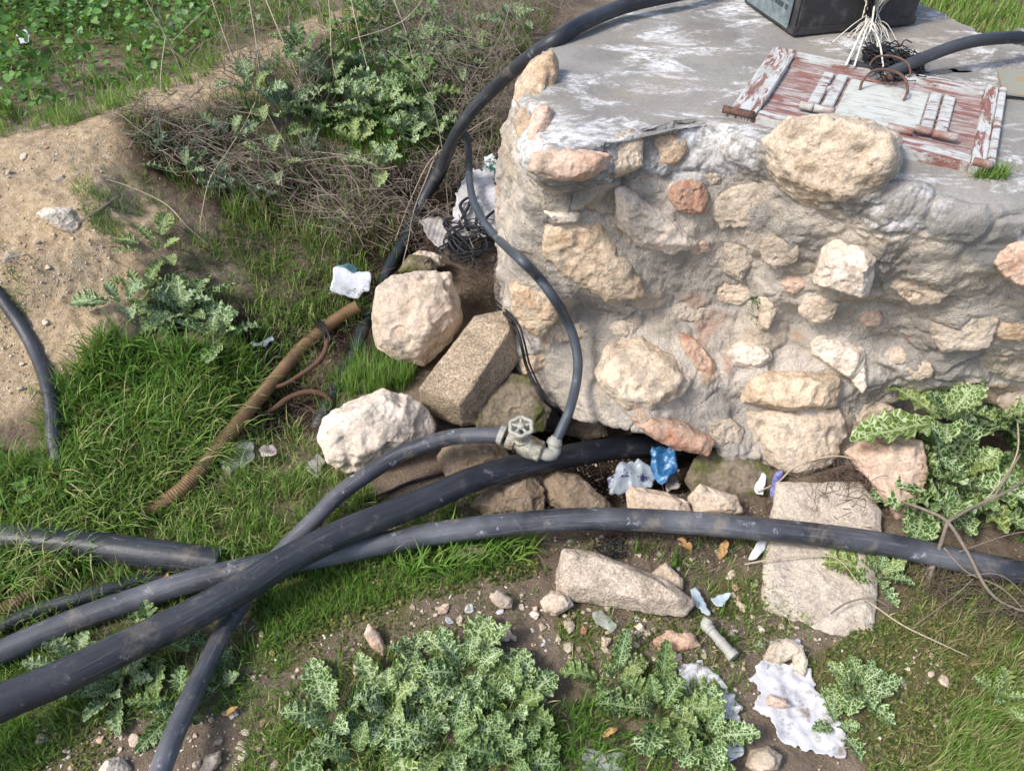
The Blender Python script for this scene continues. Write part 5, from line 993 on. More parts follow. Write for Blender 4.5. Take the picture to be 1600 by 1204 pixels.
grass('g', [(1420, 800), (1640, 870), (1640, 760), (1480, 720)], 900, (.03, .08), (.002, .003), (.6, .4), 30, .4, 25, tuft=6, col=(.2, .8))
grass('d', [(120, 180), (560, 260), (600, 420), (500, 400), (300, 260)], 1800, (.04, .12), (.001, .002), (.8, .4), 31, .5, 30, tuft=6)
grass('d', [(540, 560), (500, 640), (430, 640), (460, 560)], 500, (.03, .07), (.001, .0018), (.9, .4), 32, .4, 30, tuft=6)
grass('d', [(1350, 900), (1640, 920), (1640, 1060), (1450, 1050)], 900, (.02, .07), (.0009, .0016), (.9, .4), 33, .5, 30, tuft=6)
grass('d', [(330, 690), (530, 690), (560, 780), (420, 860), (200, 800)], 1300, (.03, .08), (.001, .002), (.9, .4), 34, .4, 30, tuft=6)
grass('d', [(770, 430), (810, 420), (800, 470), (740, 490), (720, 470)], 500, (.02, .05), (.0008, .0014), (.7, .5), 35, .2, 30, tuft=9)
flush('g', 'grass', GRASS, 'green wild grass growing in loose tufts over the slope', 'grass'); flush('b', 'bright_grass', GBRIGHT, 'fresh bright green grass tufts among the stones', 'grass'); flush('d', 'dry_grass', GDRY, 'thin straw coloured dry grass', 'grass')
o = link('weed_tuft', mesh_np('weed_tuft', HT[0], HT[1], rnd=np.repeat(q.rand(300), HT[2])), GBRIGHT); tag(o, 'small green weed growing at the right front corner of the hatch', 'weed')
# ------------------------------------------------------------------ broad little leaves (ground cover)
def leaflets(poly, n, size, lift, seed, clump=.45, cs=30, tilt=.5, round_=1.0):
    rg = np.random.RandomState(seed); q = sample(poly, n, seed, clump, cs); B = G(q[:, 0], q[:, 1], False); n = len(B)
    s = rg.uniform(size[0], size[1], n); B[:, 2] += rg.uniform(.1, 1, n) ** 1.3 * lift; a = np.linspace(0, 2 * np.pi, 8, endpoint=False)
    shp = np.stack([np.cos(a) * (1.0 + .12 * np.cos(5 * a)), np.sin(a) * round_ * (1 + .12 * np.cos(5 * a)), .12 * np.cos(2 * a)], -1); shp = np.vstack([[0, 0, -.15], shp])
    az = rg.uniform(0, 6.28, n); tl = rg.normal(0, tilt, n); tb = rg.normal(0, tilt, n); ca, sa = np.cos(az), np.sin(az); ct, st = np.cos(tl), np.sin(tl); cb, sb = np.cos(tb), np.sin(tb)
    X = shp[None, :, 0] * cb[:, None] + shp[None, :, 2] * sb[:, None]; Z = -shp[None, :, 0] * sb[:, None] + shp[None, :, 2] * cb[:, None]; Y = shp[None, :, 1] + 0 * X
    Y2 = Y * ct[:, None] - Z * st[:, None]; Z2 = Y * st[:, None] + Z * ct[:, None]; X2 = X * ca[:, None] - Y2 * sa[:, None]; Y3 = X * sa[:, None] + Y2 * ca[:, None]
    V = B[:, None] + np.stack([X2, Y3, Z2], -1) * s[:, None, None]; f = np.array([(0, 1 + k, 1 + (k + 1) % 8) for k in range(8)])
    return V.reshape(-1, 3), (f[None] + (np.arange(n) * 9)[:, None, None]).reshape(-1, 3), np.repeat(rg.rand(n), 9)
def cover(name, specs, mat, label):
    V, F, R, o = [], [], [], 0
    for k, s in enumerate(specs): v, f, r = leaflets(*s); V.append(v); F.append(f + o); R.append(r); o += len(v)
    tag(link(name, mesh_np(name, np.vstack(V), np.vstack(F), rnd=np.concatenate(R)), mat, origin=(0, 0, 0)), label, 'ground cover', kind='stuff')
cover('broadleaf_weeds', [(LU, 4200, (.006, .018), .14, 61, .5, 70), ([(-240, 130), (60, 120), (200, 60), (330, 40), (400, -30), (0, -110), (-240, -110)], 3400, (.007, .021), .17, 62, .4, 60), ([(-60, 690), (60, 740), (120, 700), (150, 800), (0, 840), (-60, 800)], 160, (.01, .022), .05, 63, .4, 30),
                    ([(520, 0), (720, 0), (760, 120), (640, 180), (500, 100)], 500, (.008, .018), .12, 64, .5, 40), ([(560, 140), (640, 120), (680, 220), (600, 260)], 160, (.01, .02), .1, 65, .4, 30)], WEED, 'lush broad leaved weeds beyond the clay bank')
cover('creeping_weeds', [([(1260, 1040), (1330, 990), (1450, 940), (1600, 900), (1640, 1010), (1500, 1060), (1440, 1200), (1380, 1230), (1330, 1180)], 5200, (.0016, .004), .010, 71, .5, 30), ([(390, 950), (620, 862), (830, 850), (860, 900), (640, 945), (430, 1030)], 3200, (.002, .0048), .014, 72, .5, 30),
                   ([(860, 960), (1060, 960), (1200, 880), (1260, 980), (1100, 1060), (900, 1060)], 1700, (.0015, .0038), .008, 73, .62, 25), ([(480, 960), (760, 950), (700, 1010), (420, 1120)], 1200, (.0015, .0035), .008, 74, .6, 25), ([(-60, 1100), (200, 1080), (180, 1204), (-60, 1250)], 1500, (.002, .004), .01, 75, .5, 30),
                   ([(860, 930), (1080, 950), (1060, 975), (880, 960)], 500, (.0015, .003), .006, 76, .4, 25)], leafmat('creeper_green', [(0, '#3f4d27'), (.5, '#5a6936'), (.85, '#7c7f4a'), (1, '#9a8f50')]), 'tiny creeping weeds matting the damp soil')
# ------------------------------------------------------------------ variegated thistles
def thistle_mat(name, dark, mid, vein, sc=1.0, vw=.10):
    t = NT(name); uv = t.n('ShaderNodeTexCoord').outputs['UV']; at = t.n('ShaderNodeAttribute', attribute_name='cross').outputs['Fac']
    w = t.mix(.12, uv, t.noise(5, 3, .5, vec=uv, out=1), 'ADD'); d = t.vor(1.0 * sc, 'DISTANCE_TO_EDGE', vec=w); n = t.noise(1.3, 3, .5, vec=uv)
    vm = t.ramp(t.math('SUBTRACT', d, t.math('MULTIPLY', t.math('SUBTRACT', n, .45), .08)), [(.0, 1), (vw * .55, 1), (vw, 0)])
    mid_m = t.ramp(t.math('ABSOLUTE', at), [(.0, 1), (.05, 1), (.11, 0)]); vm = t.math('MAXIMUM', vm, t.math('MULTIPLY', mid_m, .8))
    rim = t.ramp(t.math('ABSOLUTE', at), [(.8, 0), (1.0, 1)])
    oi = t.n('ShaderNodeObjectInfo').outputs['Random']; c = t.mix(t.noise(2.2, 4, .6, vec=uv), lin(dark), lin(mid)); c = t.mix(t.ramp(oi, [(.0, 0), (.6, 0), (.8, .35), (.92, .2), (1, .75)]), c, lin('#7a8a3a')); c = t.mix(t.ramp(oi, [(.0, .45), (.3, 0)]), c, lin('#1f3a18')); c = t.mix(t.math('MULTIPLY', rim, .5), c, lin('#8fa659')); c = t.mix(t.math('MULTIPLY', vm, .92), c, lin(vein))
    t.done(c, .5, t.bump(vm, .25, .002), Specular_IOR_Level=.35)
    tr = t.n('ShaderNodeBsdfTranslucent'); t.L(c, tr.inputs[0]); mx = t.n('ShaderNodeMixShader'); mx.inputs[0].default_value = .18; out = t.t.nodes['Material Output']; t.L(t.b.outputs[0], mx.inputs[1]); t.L(tr.outputs[0], mx.inputs[2]); t.L(mx.outputs[0], out.inputs[0]); return t.m
TH1 = thistle_mat('thistle_leaf', '#33501f', '#4d6f2b', '#b3c297', vw=.08); TH2 = thistle_mat('thistle_leaf_dark', '#2d471b', '#476627', '#97ab7a', vw=.07); TH3 = thistle_mat('thistle_leaf_yellowing', '#4a5c28', '#6c7a38', '#a3b07c', vw=.08)
TH4 = thistle_mat('thistle_leaf_frosted', '#3d562c', '#56743c', '#abba94', vw=.09)
def leaf_mesh(L, Wd, lobes, seed, arch=.5, curl=.35, cell=.010, teeth=1.0):
    rg = np.random.RandomState(seed); ns, nc = lobes * 10 + 1, 13; s = np.linspace(0, 1, ns); ph = s * lobes
    env = np.clip(np.sin(np.pi * np.clip(s * .93 + .05, 0, 1)) ** .7, 0, 1) * (1 - .35 * s); V = np.empty((ns, nc, 3)); cr = np.linspace(-1, 1, nc)
    ang = .9 * arch - (s * 1.6 * arch) ; ds = L / (ns - 1); x = np.concatenate([[0], np.cumsum(np.cos(ang[:-1]) * ds)]); z = np.concatenate([[0], np.cumsum(np.sin(ang[:-1]) * ds)])
    side_b = np.cumsum(rg.normal(0, .02, ns)) * L * .15
    for sd in (0, 1):
        f = (ph + (.5 if sd else 0)) % 1.0; lobe = np.where(f < .72, (f / .72) ** .8, (1 - f) / .28)
        f2 = (ph * 3 + .3 * sd) % 1.0; tooth = np.where(f2 < .7, f2 / .7, (1 - f2) / .3)
        hw = Wd * env * (.60 + .40 * lobe * rg.uniform(.8, 1.1) + .26 * teeth * tooth) + .0006
        wav = Wd * .22 * np.sin(2 * np.pi * (ph * 1.0 + .4 * sd) + rg.uniform(0, 6)) + Wd * .13 * np.sin(2 * np.pi * ph * 2.3 + rg.uniform(0, 6))
        for c in range(nc):
            v = cr[c]
            if (v < 0) != (sd == 0) and v != 0: continue
            a = abs(v); V[:, c, 0] = x + hw * a * .35; V[:, c, 1] = side_b + np.sign(v) * hw * a; V[:, c, 2] = z + a ** 1.5 * (wav * env + curl * hw)
    V[:, :, 2] += Wd * .07 * fbm((V / Wd * 1.2).reshape(-1, 3), 1.0, 3, .5, seed).reshape(ns, nc)
    uv = np.stack([V[:, :, 0] / cell, V[:, :, 1] / cell + seed * 7], -1)
    i = np.arange(ns - 1)[:, None] * nc; j = np.arange(nc - 1)[None]; F = np.stack([i + j, i + nc + j, i + nc + j + 1, i + j + 1], -1).reshape(-1, 4)
    me = mesh_np('leaf', V.reshape(-1, 3), F, uv=uv.reshape(-1, 2)); a = me.attributes.new('cross', 'FLOAT', 'POINT'); a.data.foreach_set('value', np.tile(cr, ns).astype(np.float32)); return me
LEAVES = {}
def leaf_set(key, mat, L, Wd, lobes, n=5, **k):
    LEAVES[key] = [leaf_mesh(L * q, Wd * r, lobes, 300 + hash(key) % 50 * 0 + i * 7 + len(LEAVES) * 31, arch=a, **k) for i, (q, r, a) in enumerate([(1, 1, .45), (.9, 1.1, .7), (1.05, .9, .25), (.85, 1, .9), (.95, .95, .55)][:n])]
    for m in LEAVES[key]: m.materials.append(mat)
leaf_set('big', TH1, .20, .062, 5, cell=.0125); leaf_set('mid', TH1, .135, .042, 5, cell=.0110); leaf_set('dark', TH2, .12, .036, 5, cell=.0095); leaf_set('small', TH1, .06, .019, 4, cell=.0062); leaf_set('yel', TH3, .12, .036, 5, cell=.010); leaf_set('frost', TH4, .12, .037, 5, cell=.0085)
leaf_set('bigy', TH3, .17, .055, 6, cell=.012)
def thistle(px, py, key, n, label, scale=1.0, spread=.0, lift=0.0, azs=None, tilt=(.1, .9), seed=0, alt=None, group=None, pos=None):
    rg = np.random.RandomState(seed + 500); p = G(px, py, False) if pos is None else np.array(pos); e = empty('thistle', tuple(p - [0, 0, .005]), label, 'thistle', group)
    az0 = rg.uniform(0, 6.28); n = max(5, int(n * .88))
    for k in range(n):
        kk = alt if (alt and rg.rand() < .25) else key; me = LEAVES[kk][rg.randint(len(LEAVES[kk]))]; o = bpy.data.objects.new('leaf', me); COL.objects.link(o); o.parent = e
        f = k / max(1, n - 1); a = az0 + k * 2.4 + rg.normal(0, .2) if azs is None else azs[k % len(azs)] + rg.normal(0, .1)
        tl = tilt[0] + (tilt[1] - tilt[0]) * f; s = scale * (1.08 - .45 * f) * rg.uniform(.85, 1.1)
        off = np.array([math.cos(a), math.sin(a)]) * spread * (1 - .6 * f) * rg.uniform(.3, 1)
        o.location = (off[0], off[1], lift + .012 + .02 * f + (hgt(p[0] + off[0], p[1] + off[1], False) - p[2] if pos is None else 0)); o.rotation_euler = (rg.normal(0, .25), -tl + .12, a); o.scale = (s, s, s)
    return e
def thistle2(*a, **k): return thistle(*a, **k)
thistle(290, 500, 'frost', 20, 'silvery veined thistle on the clay slope at the left', scale=1.15, spread=.05, seed=1, alt='dark')
thistle(225, 465, 'dark', 9, 'darker thistle behind the silvery one on the clay slope', scale=.95, spread=.04, seed=2, alt='yel')
thistle(340, 540, 'mid', 8, 'thistle at the right edge of the silvery clump on the slope', scale=.9, spread=.04, seed=3)
thistle(610, 1110, 'mid', 13, 'pale veined thistle at the left end of the front clump', scale=.85, spread=.05, seed=4, alt='frost')
thistle(730, 1060, 'mid', 18, 'tallest thistle in the middle of the front clump', scale=.95, spread=.05, seed=5)
thistle(800, 1110, 'mid', 16, 'thistle at the right end of the front clump', scale=.9, spread=.05, seed=6, alt='dark')
thistle(700, 1160, 'mid', 18, 'thistle at the bottom edge of the front clump', scale=.9, spread=.05, seed=7, alt='dark')
thistle(520, 1130, 'mid', 9, 'thistle with broad pale leaves left of the front clump', scale=.9, spread=.04, seed=8)
thistle(640, 1030, 'small', 7, 'small upright thistle rising above the front clump', scale=1.1, spread=.02, seed=9, tilt=(.5, 1.2))
thistle(790, 1190, 'dark', 12, 'dark thistle below the front clump at the bottom edge', scale=.85, spread=.04, seed=10)
thistle(560, 1190, 'dark', 9, 'dark low thistle at the bottom edge left of centre', scale=.8, spread=.04, seed=11)
thistle(1030, 1120, 'dark', 15, 'dark thistle left of the torn white sheet', scale=.9, spread=.05, seed=12, alt='yel')
thistle(960, 1070, 'dark', 8, 'sparse thistle on the soil right of the front clump', scale=.8, spread=.04, seed=13, alt='yel')
thistle(1100, 1160, 'mid', 11, 'thistle overlapping the bottom left of the torn sheet', scale=.85, spread=.04, seed=14, alt='dark')
thistle(1335, 1080, 'small', 16, 'small feathery thistle right of the torn white sheet', scale=1.25, spread=.03, seed=15, alt='small')
thistle(1300, 1140, 'small', 7, 'low thistle touching the right side of the torn sheet', scale=1.05, spread=.02, seed=16)
thistle(1370, 905, 'small', 15, 'small bright thistle on the right corner of the flat slab', scale=1.2, spread=.025, seed=17, alt='yel')
thistle(1555, 1095, 'small', 8, 'yellowish thistle in the grass at the right edge', scale=.95, spread=.02, seed=18, alt='yel')
thistle(250, 1010, 'dark', 14, 'curly thistle directly below the thickest pipe', scale=.85, spread=.05, seed=19, alt='yel')
thistle(190, 1080, 'frost', 14, 'greyish thistle near the bottom left corner', scale=.8, spread=.05, seed=20, alt='dark')
thistle(290, 1100, 'dark', 8, 'thistle behind the lower end of the medium hose', scale=.75, spread=.04, seed=21, alt='yel')
thistle(345, 1080, 'frost', 6, 'thistle right of the lower end of the medium hose', scale=.6, spread=.03, seed=22)
thistle(120, 1050, 'frost', 8, 'thistle under the thickest pipe near the left edge', scale=.7, spread=.04, seed=23)
# the large plant at the wall foot
thistle(1470, 770, 'big', 20, 'large white veined thistle at the foot of the wall on the right', scale=1.05, spread=.05, seed=24, alt='bigy', tilt=(.25, 1.1))
thistle(1530, 690, 'big', 11, 'veined thistle against the wall foot behind the large one', scale=.95, spread=.05, seed=47, tilt=(.2, .9), lift=.06)
thistle(1500, 800, 'big', 9, 'veined thistle leaves hanging just above the right end of the pipe', scale=.8, spread=.04, seed=48, tilt=(.1, .8), lift=.03)
thistle(1590, 720, 'dark', 14, 'dark thistle at the right edge beside the large one', scale=1.1, spread=.06, seed=25, alt='mid', tilt=(.2, 1.0))
thistle(1560, 790, 'dark', 12, 'dark thistle behind the right end of the pipe', scale=1.0, spread=.05, seed=26, tilt=(.2, 1.0))
thistle(1425, 640, 'big', 9, 'upright veined thistle leaves against the wall', scale=1.05, spread=.03, seed=27, tilt=(.1, .9), lift=.13, pos=tuple(U(1445, 715, .03)), azs=[3.3, 2.4, 1.6, 4.2, .8, 5.2])
thistle(1440, 790, 'big', 8, 'low leaves of a veined thistle in front of the pink boulder', scale=.8, spread=.02, seed=37, tilt=(.2, .7), azs=[3.3, 4.2, 5.0, 2.6])
# upper middle
thistle(600, 200, 'frost', 16, 'thistle in the upper middle beside the smooth black hose', scale=1.35, spread=.08, seed=28, lift=.04, alt='dark')
thistle(680, 225, 'mid', 12, 'thistle close to the bend of the smooth black hose', scale=1.1, spread=.05, seed=29, lift=.05, alt='frost')
thistle(600, 290, 'mid', 7, 'small bright thistle above the dry brush', scale=.9, spread=.03, seed=30, lift=.05)
thistle(520, 150, 'frost', 12, 'grey green thistle among the tall dry stalks', scale=1.3, spread=.08, seed=31, lift=.04)
thistle(700, 130, 'frost', 12, 'thistle behind the smooth black hose', scale=1.3, spread=.08, seed=32, lift=.04, alt='dark')
for k_, (x_, y_, ky_, n_, s_, lb_) in enumerate([(400, 170, 'frost', 10, 1.1, 'grey green thistle where the bank meets the brush'), (480, 110, 'dark', 11, 1.2, 'dark thistle in the middle of the tall stalks'), (650, 170, 'dark', 13, 1.2, 'dark green thistle left of the hose bend'), (560, 190, 'mid', 12, 1.1, 'green thistle in the thick of the upper weeds'), (500, 220, 'dark', 10, 1.0, 'dark thistle rising from the top of the brush'), (640, 240, 'mid', 10, 1.0, 'leafy thistle just above the bent straw stalk'), (740, 100, 'dark', 10, 1.1, 'dark thistle squeezed behind the smooth hose'),
        (660, 100, 'mid', 10, 1.2, 'thistle below the tall feathery shrub'), (370, 240, 'frost', 8, .9, 'silvery thistle poking out of the left brush'), (430, 280, 'frost', 8, .8, 'silvery thistle poking out of the middle brush'), (800, 60, 'frost', 9, 1.0, 'thistle near the top edge beside the smooth hose'), (300, 300, 'frost', 7, .7, 'small silvery thistle at the lower edge of the brush'), (260, 420, 'yel', 8, .8, 'yellow green thistle above the silvery one on the slope'), (205, 505, 'frost', 8, .8, 'silvery thistle at the left end of the slope clump')]):
    thistle(x_, y_, ky_, n_, lb_, scale=s_, spread=.07, seed=60 + k_, lift=.05, alt='yel' if k_ % 3 == 0 else None)
thistle(600, 60, 'dark', 12, 'thistle at the top edge among dry stems', scale=1.4, spread=.1, seed=33, lift=.05)
thistle(450, 200, 'frost', 10, 'grey green thistle at the head of the dry brush', scale=1.2, spread=.08, seed=34, lift=.04)
thistle(560, 245, 'yel', 7, 'yellow green thistle above the dry brush', scale=1.1, spread=.04, seed=35, lift=.03)
# ------------------------------------------------------------------ feathery grey-green shrubs
FEA = leafmat('feathery_grey_green', [(0, '#62745c'), (.5, '#879880'), (1, '#a9b49e')], .1)
def feather(px, py, n, h, label, seed, r=.05):
    rg = np.random.RandomState(seed); p = G(px, py, False); V, F, R, o = [], [], [], 0
    for k in range(n):
        a = rg.uniform(0, 6.28); ln = rg.uniform(.1, .8); b = p + [rg.normal(0, r * .5), rg.normal(0, r * .5), 0]; q = np.linspace(0, 1, 14)[:, None]; hh = h * rg.uniform(.5, 1)
        path = b + np.array([math.cos(a) * math.sin(ln), math.sin(a) * math.sin(ln), math.cos(ln)]) * q * hh + np.array([math.cos(a), math.sin(a), -.4]) * q ** 2 * hh * .3
        bs = np.repeat(path[2:], 7, 0); v, f, m = blades(bs, rg.uniform(.010, .022, len(bs)), .0026, rg.uniform(.4, 1.5, len(bs)), seed + k, nseg=2); V.append(v); F.append(f + o); o += len(v); R.append(np.repeat(rg.rand(len(bs)), m))
    return tag(link('feathery_shrub', mesh_np('feathery_shrub', np.vstack(V), np.vstack(F), rnd=np.concatenate(R)), FEA), label, 'shrub')
for k, (x, y, n, h, lb) in enumerate([(310, 250, 26, .13, 'grey green feathery shrub over the left of the dry brush'), (350, 300, 20, .12, 'grey green feathery shrub low in the dry brush'), (410, 130, 18, .14, 'feathery shrub beside the tall dry stalks'), (560, 120, 24, .17, 'feathery grey shrub in the upper middle'),
                                      (240, 235, 14, .1, 'small feathery shrub on the crest of the bank'), (400, 320, 12, .09, 'small feathery shrub low on the brush slope'), (480, 250, 14, .12, 'feathery shrub over the middle of the dry brush'), (150, 20, 20, .16, 'feathery weed among the lush leaves at the top left'), (270, 60, 14, .13, 'feathery weed behind the clay bank'), (620, 120, 20, .2, 'tall feathery shrub above the smooth black hose'), (700, 60, 16, .18, 'feathery dry grey shrub near the top edge')]):
    feather(x, y, n, h, lb, 800 + k)
# ------------------------------------------------------------------ dry twigs
def twig_mat(name, a, b): t = NT(name); n = t.noise(70, 4, .6); return t.done(t.mix(t.attr('rnd'), t.mix(n, lin(a), lin(b)), lin(b)), .9)
TWIG = twig_mat('dry_twig', '#50463d', '#918577'); TWIGP = twig_mat('pale_stalk', '#8e7f69', '#bcae96'); TWIGD = twig_mat('dark_twig', '#3a2f28', '#6d5d50')
def twigs(P, r0, r1):
    n, K, _ = P.shape; T = np.gradient(P, axis=1); T /= np.linalg.norm(T, axis=2)[..., None] + 1e-9; up = np.array([.3, .2, .93]); A_ = np.cross(T, up); A_ /= np.linalg.norm(A_, axis=2)[..., None] + 1e-9; B_ = np.cross(T, A_)
    r = r0[:, None] * (1 - np.linspace(0, 1, K)[None]) + r1[:, None] * np.linspace(0, 1, K)[None]; V = np.empty((n, K, 3, 3))
    for j, a in enumerate((0, 2.094, 4.189)): V[:, :, j] = P + (A_ * math.cos(a) + B_ * math.sin(a)) * r[..., None]
    k = np.arange(K - 1); F = []
    for j in range(3): j2 = (j + 1) % 3; F.append(np.stack([3 * k + j, 3 * k + j2, 3 * k + 3 + j2, 3 * k + 3 + j], -1))
    F = np.concatenate(F)[None] + (np.arange(n) * 3 * K)[:, None, None]; return V.reshape(-1, 3), F.reshape(-1, 4), 3 * K
def brush(poly, n, L, r, lift, seed, clump=.4, el=(0, .35), K=8, wig=.12, az=None):
    rg = np.random.RandomState(seed); q = sample(poly, n, seed, clump, 50); B = G(q[:, 0], q[:, 1], False); n = len(B); B[:, 2] += rg.uniform(0, 1, n) * lift
    a = rg.uniform(0, 6.28, n) if az is None else rg.normal(az, .6, n) + rg.choice([0, np.pi], n); e = rg.uniform(el[0], el[1], n); Ls = rg.uniform(L[0], L[1], n); s = np.linspace(-.5, .5, K)
    d = np.stack([np.cos(a) * np.cos(e), np.sin(a) * np.cos(e), np.sin(e)], -1); P = B[:, None] + d[:, None] * (s[None, :, None] * Ls[:, None, None])
    w = rg.normal(0, 1, (n, 2, 3)); P += w[:, 0][:, None] * (np.sin(s * 3 + 1)[None, :, None]) * Ls[:, None, None] * wig + w[:, 1][:, None] * np.sin(s * 8)[None, :, None] * Ls[:, None, None] * wig * .35
    P[..., 2] = np.maximum(P[..., 2], hgt(P[..., 0], P[..., 1], False) + .002)
    V, F, m = twigs(P, rg.uniform(r[0], r[1], n), rg.uniform(r[0], r[1], n) * .5); return V, F, np.repeat(rg.rand(n), m)
def pile(name, specs, mat, label):
    V, F, R, o = [], [], [], 0
    for s in specs: v, f, r = brush(*s[0], **s[1]); V.append(v); F.append(f + o); R.append(r); o += len(v)
    tag(link(name, mesh_np(name, np.vstack(V), np.vstack(F), rnd=np.concatenate(R)), mat, origin=(0, 0, 0)), label, 'dry brush', kind='stuff')
BP = [(190, 180), (320, 190), (470, 260), (600, 290), (640, 330), (600, 380), (540, 400), (430, 350), (320, 290), (220, 250)]
pile('dry_brush', [((BP, 300, (.10, .34), (.0010, .0030), .10, 1), dict(az=-.55, el=(-.1, .5))), ((BP, 330, (.06, .2), (.0006, .0012), .14, 2), dict(el=(0, 1.3), wig=.2)), (([(640, 270), (760, 240), (800, 300), (740, 380), (650, 400), (620, 330)], 600, (.04, .14), (.0008, .0018), .10, 3), dict(wig=.3)),
                   (([(600, -40), (900, -40), (880, 40), (800, 90), (700, 120), (580, 120)], 700, (.08, .25), (.0009, .0018), .25, 4), dict(el=(.2, 1.2), wig=.2)), (([(640, 120), (800, 90), (900, -40), (960, -60), (900, 20), (810, 110), (790, 260), (700, 240)], 700, (.05, .2), (.0008, .0018), .2, 6), dict(el=(0, 1.0), wig=.25)), (([(300, 120), (480, 20), (560, 60), (520, 200), (340, 200)], 260, (.10, .3), (.001, .0018), .15, 5), dict(el=(.2, 1.3)))], TWIG, 'heap of dead grey brown stems on the slope')
pile('dark_brush', [(([(200, 370), (380, 360), (420, 420), (300, 440), (200, 420)], 160, (.04, .16), (.0008, .0018), .03, 21, .2), dict(wig=.2, az=-.1)), (([(-60, 390), (60, 390), (70, 440), (-60, 440)], 60, (.03, .1), (.0008, .0014), .03, 22, .1), dict(wig=.2)), (([(680, 745), (860, 690), (1080, 740), (1220, 760), (1210, 870), (1060, 900), (860, 860), (700, 800)], 420, (.02, .09), (.0006, .0013), .01, 19, .2), dict(wig=.2)), (([(380, 380), (560, 390), (600, 480), (540, 560), (420, 560)], 300, (.04, .16), (.0008, .0016), .03, 20, .3), dict(wig=.2)), ((BP, 420, (.05, .22), (.0012, .0035), .04, 11), dict(az=-.6)), (([(560, 280), (740, 230), (790, 280), (700, 400), (600, 400)], 600, (.03, .12), (.0010, .002), .05, 12), dict(wig=.3)), (([(400, 560), (540, 560), (520, 680), (430, 700), (400, 640)], 350, (.03, .10), (.0008, .0016), .02, 13), dict(wig=.25)),
                    (([(1310, 735), (1350, 730), (1400, 810), (1240, 815), (1215, 790)], 190, (.05, .15), (.0008, .0014), .06, 14), dict(wig=.15)), (([(860, 830), (1190, 835), (1190, 880), (1040, 880)], 260, (.03, .12), (.0007, .0014), .015, 15), {}), (([(1420, 880), (1640, 890), (1640, 1000), (1460, 960)], 420, (.03, .12), (.0007, .0015), .05, 16), dict(wig=.2)),
                    (([(850, 600), (890, 620), (880, 690), (850, 680)], 120, (.03, .09), (.0008, .0012), .08, 17), dict(wig=.3)), (([(720, 450), (790, 470), (760, 500), (730, 500)], 160, (.02, .07), (.0007, .0013), .12, 18), dict(wig=.35))], TWIGD, 'dark decayed stems and roots in the hollows')
def stalk(path, r, mat, label, cat='dry stalk', name='dry_stalk'):
    P = np.array([Tz(x, y, z) for x, y, z in path]); return tag(link(name, MB().tube(P, r, sides=7, n=max(16, len(path) * 7)).mesh(name), mat), label, cat)
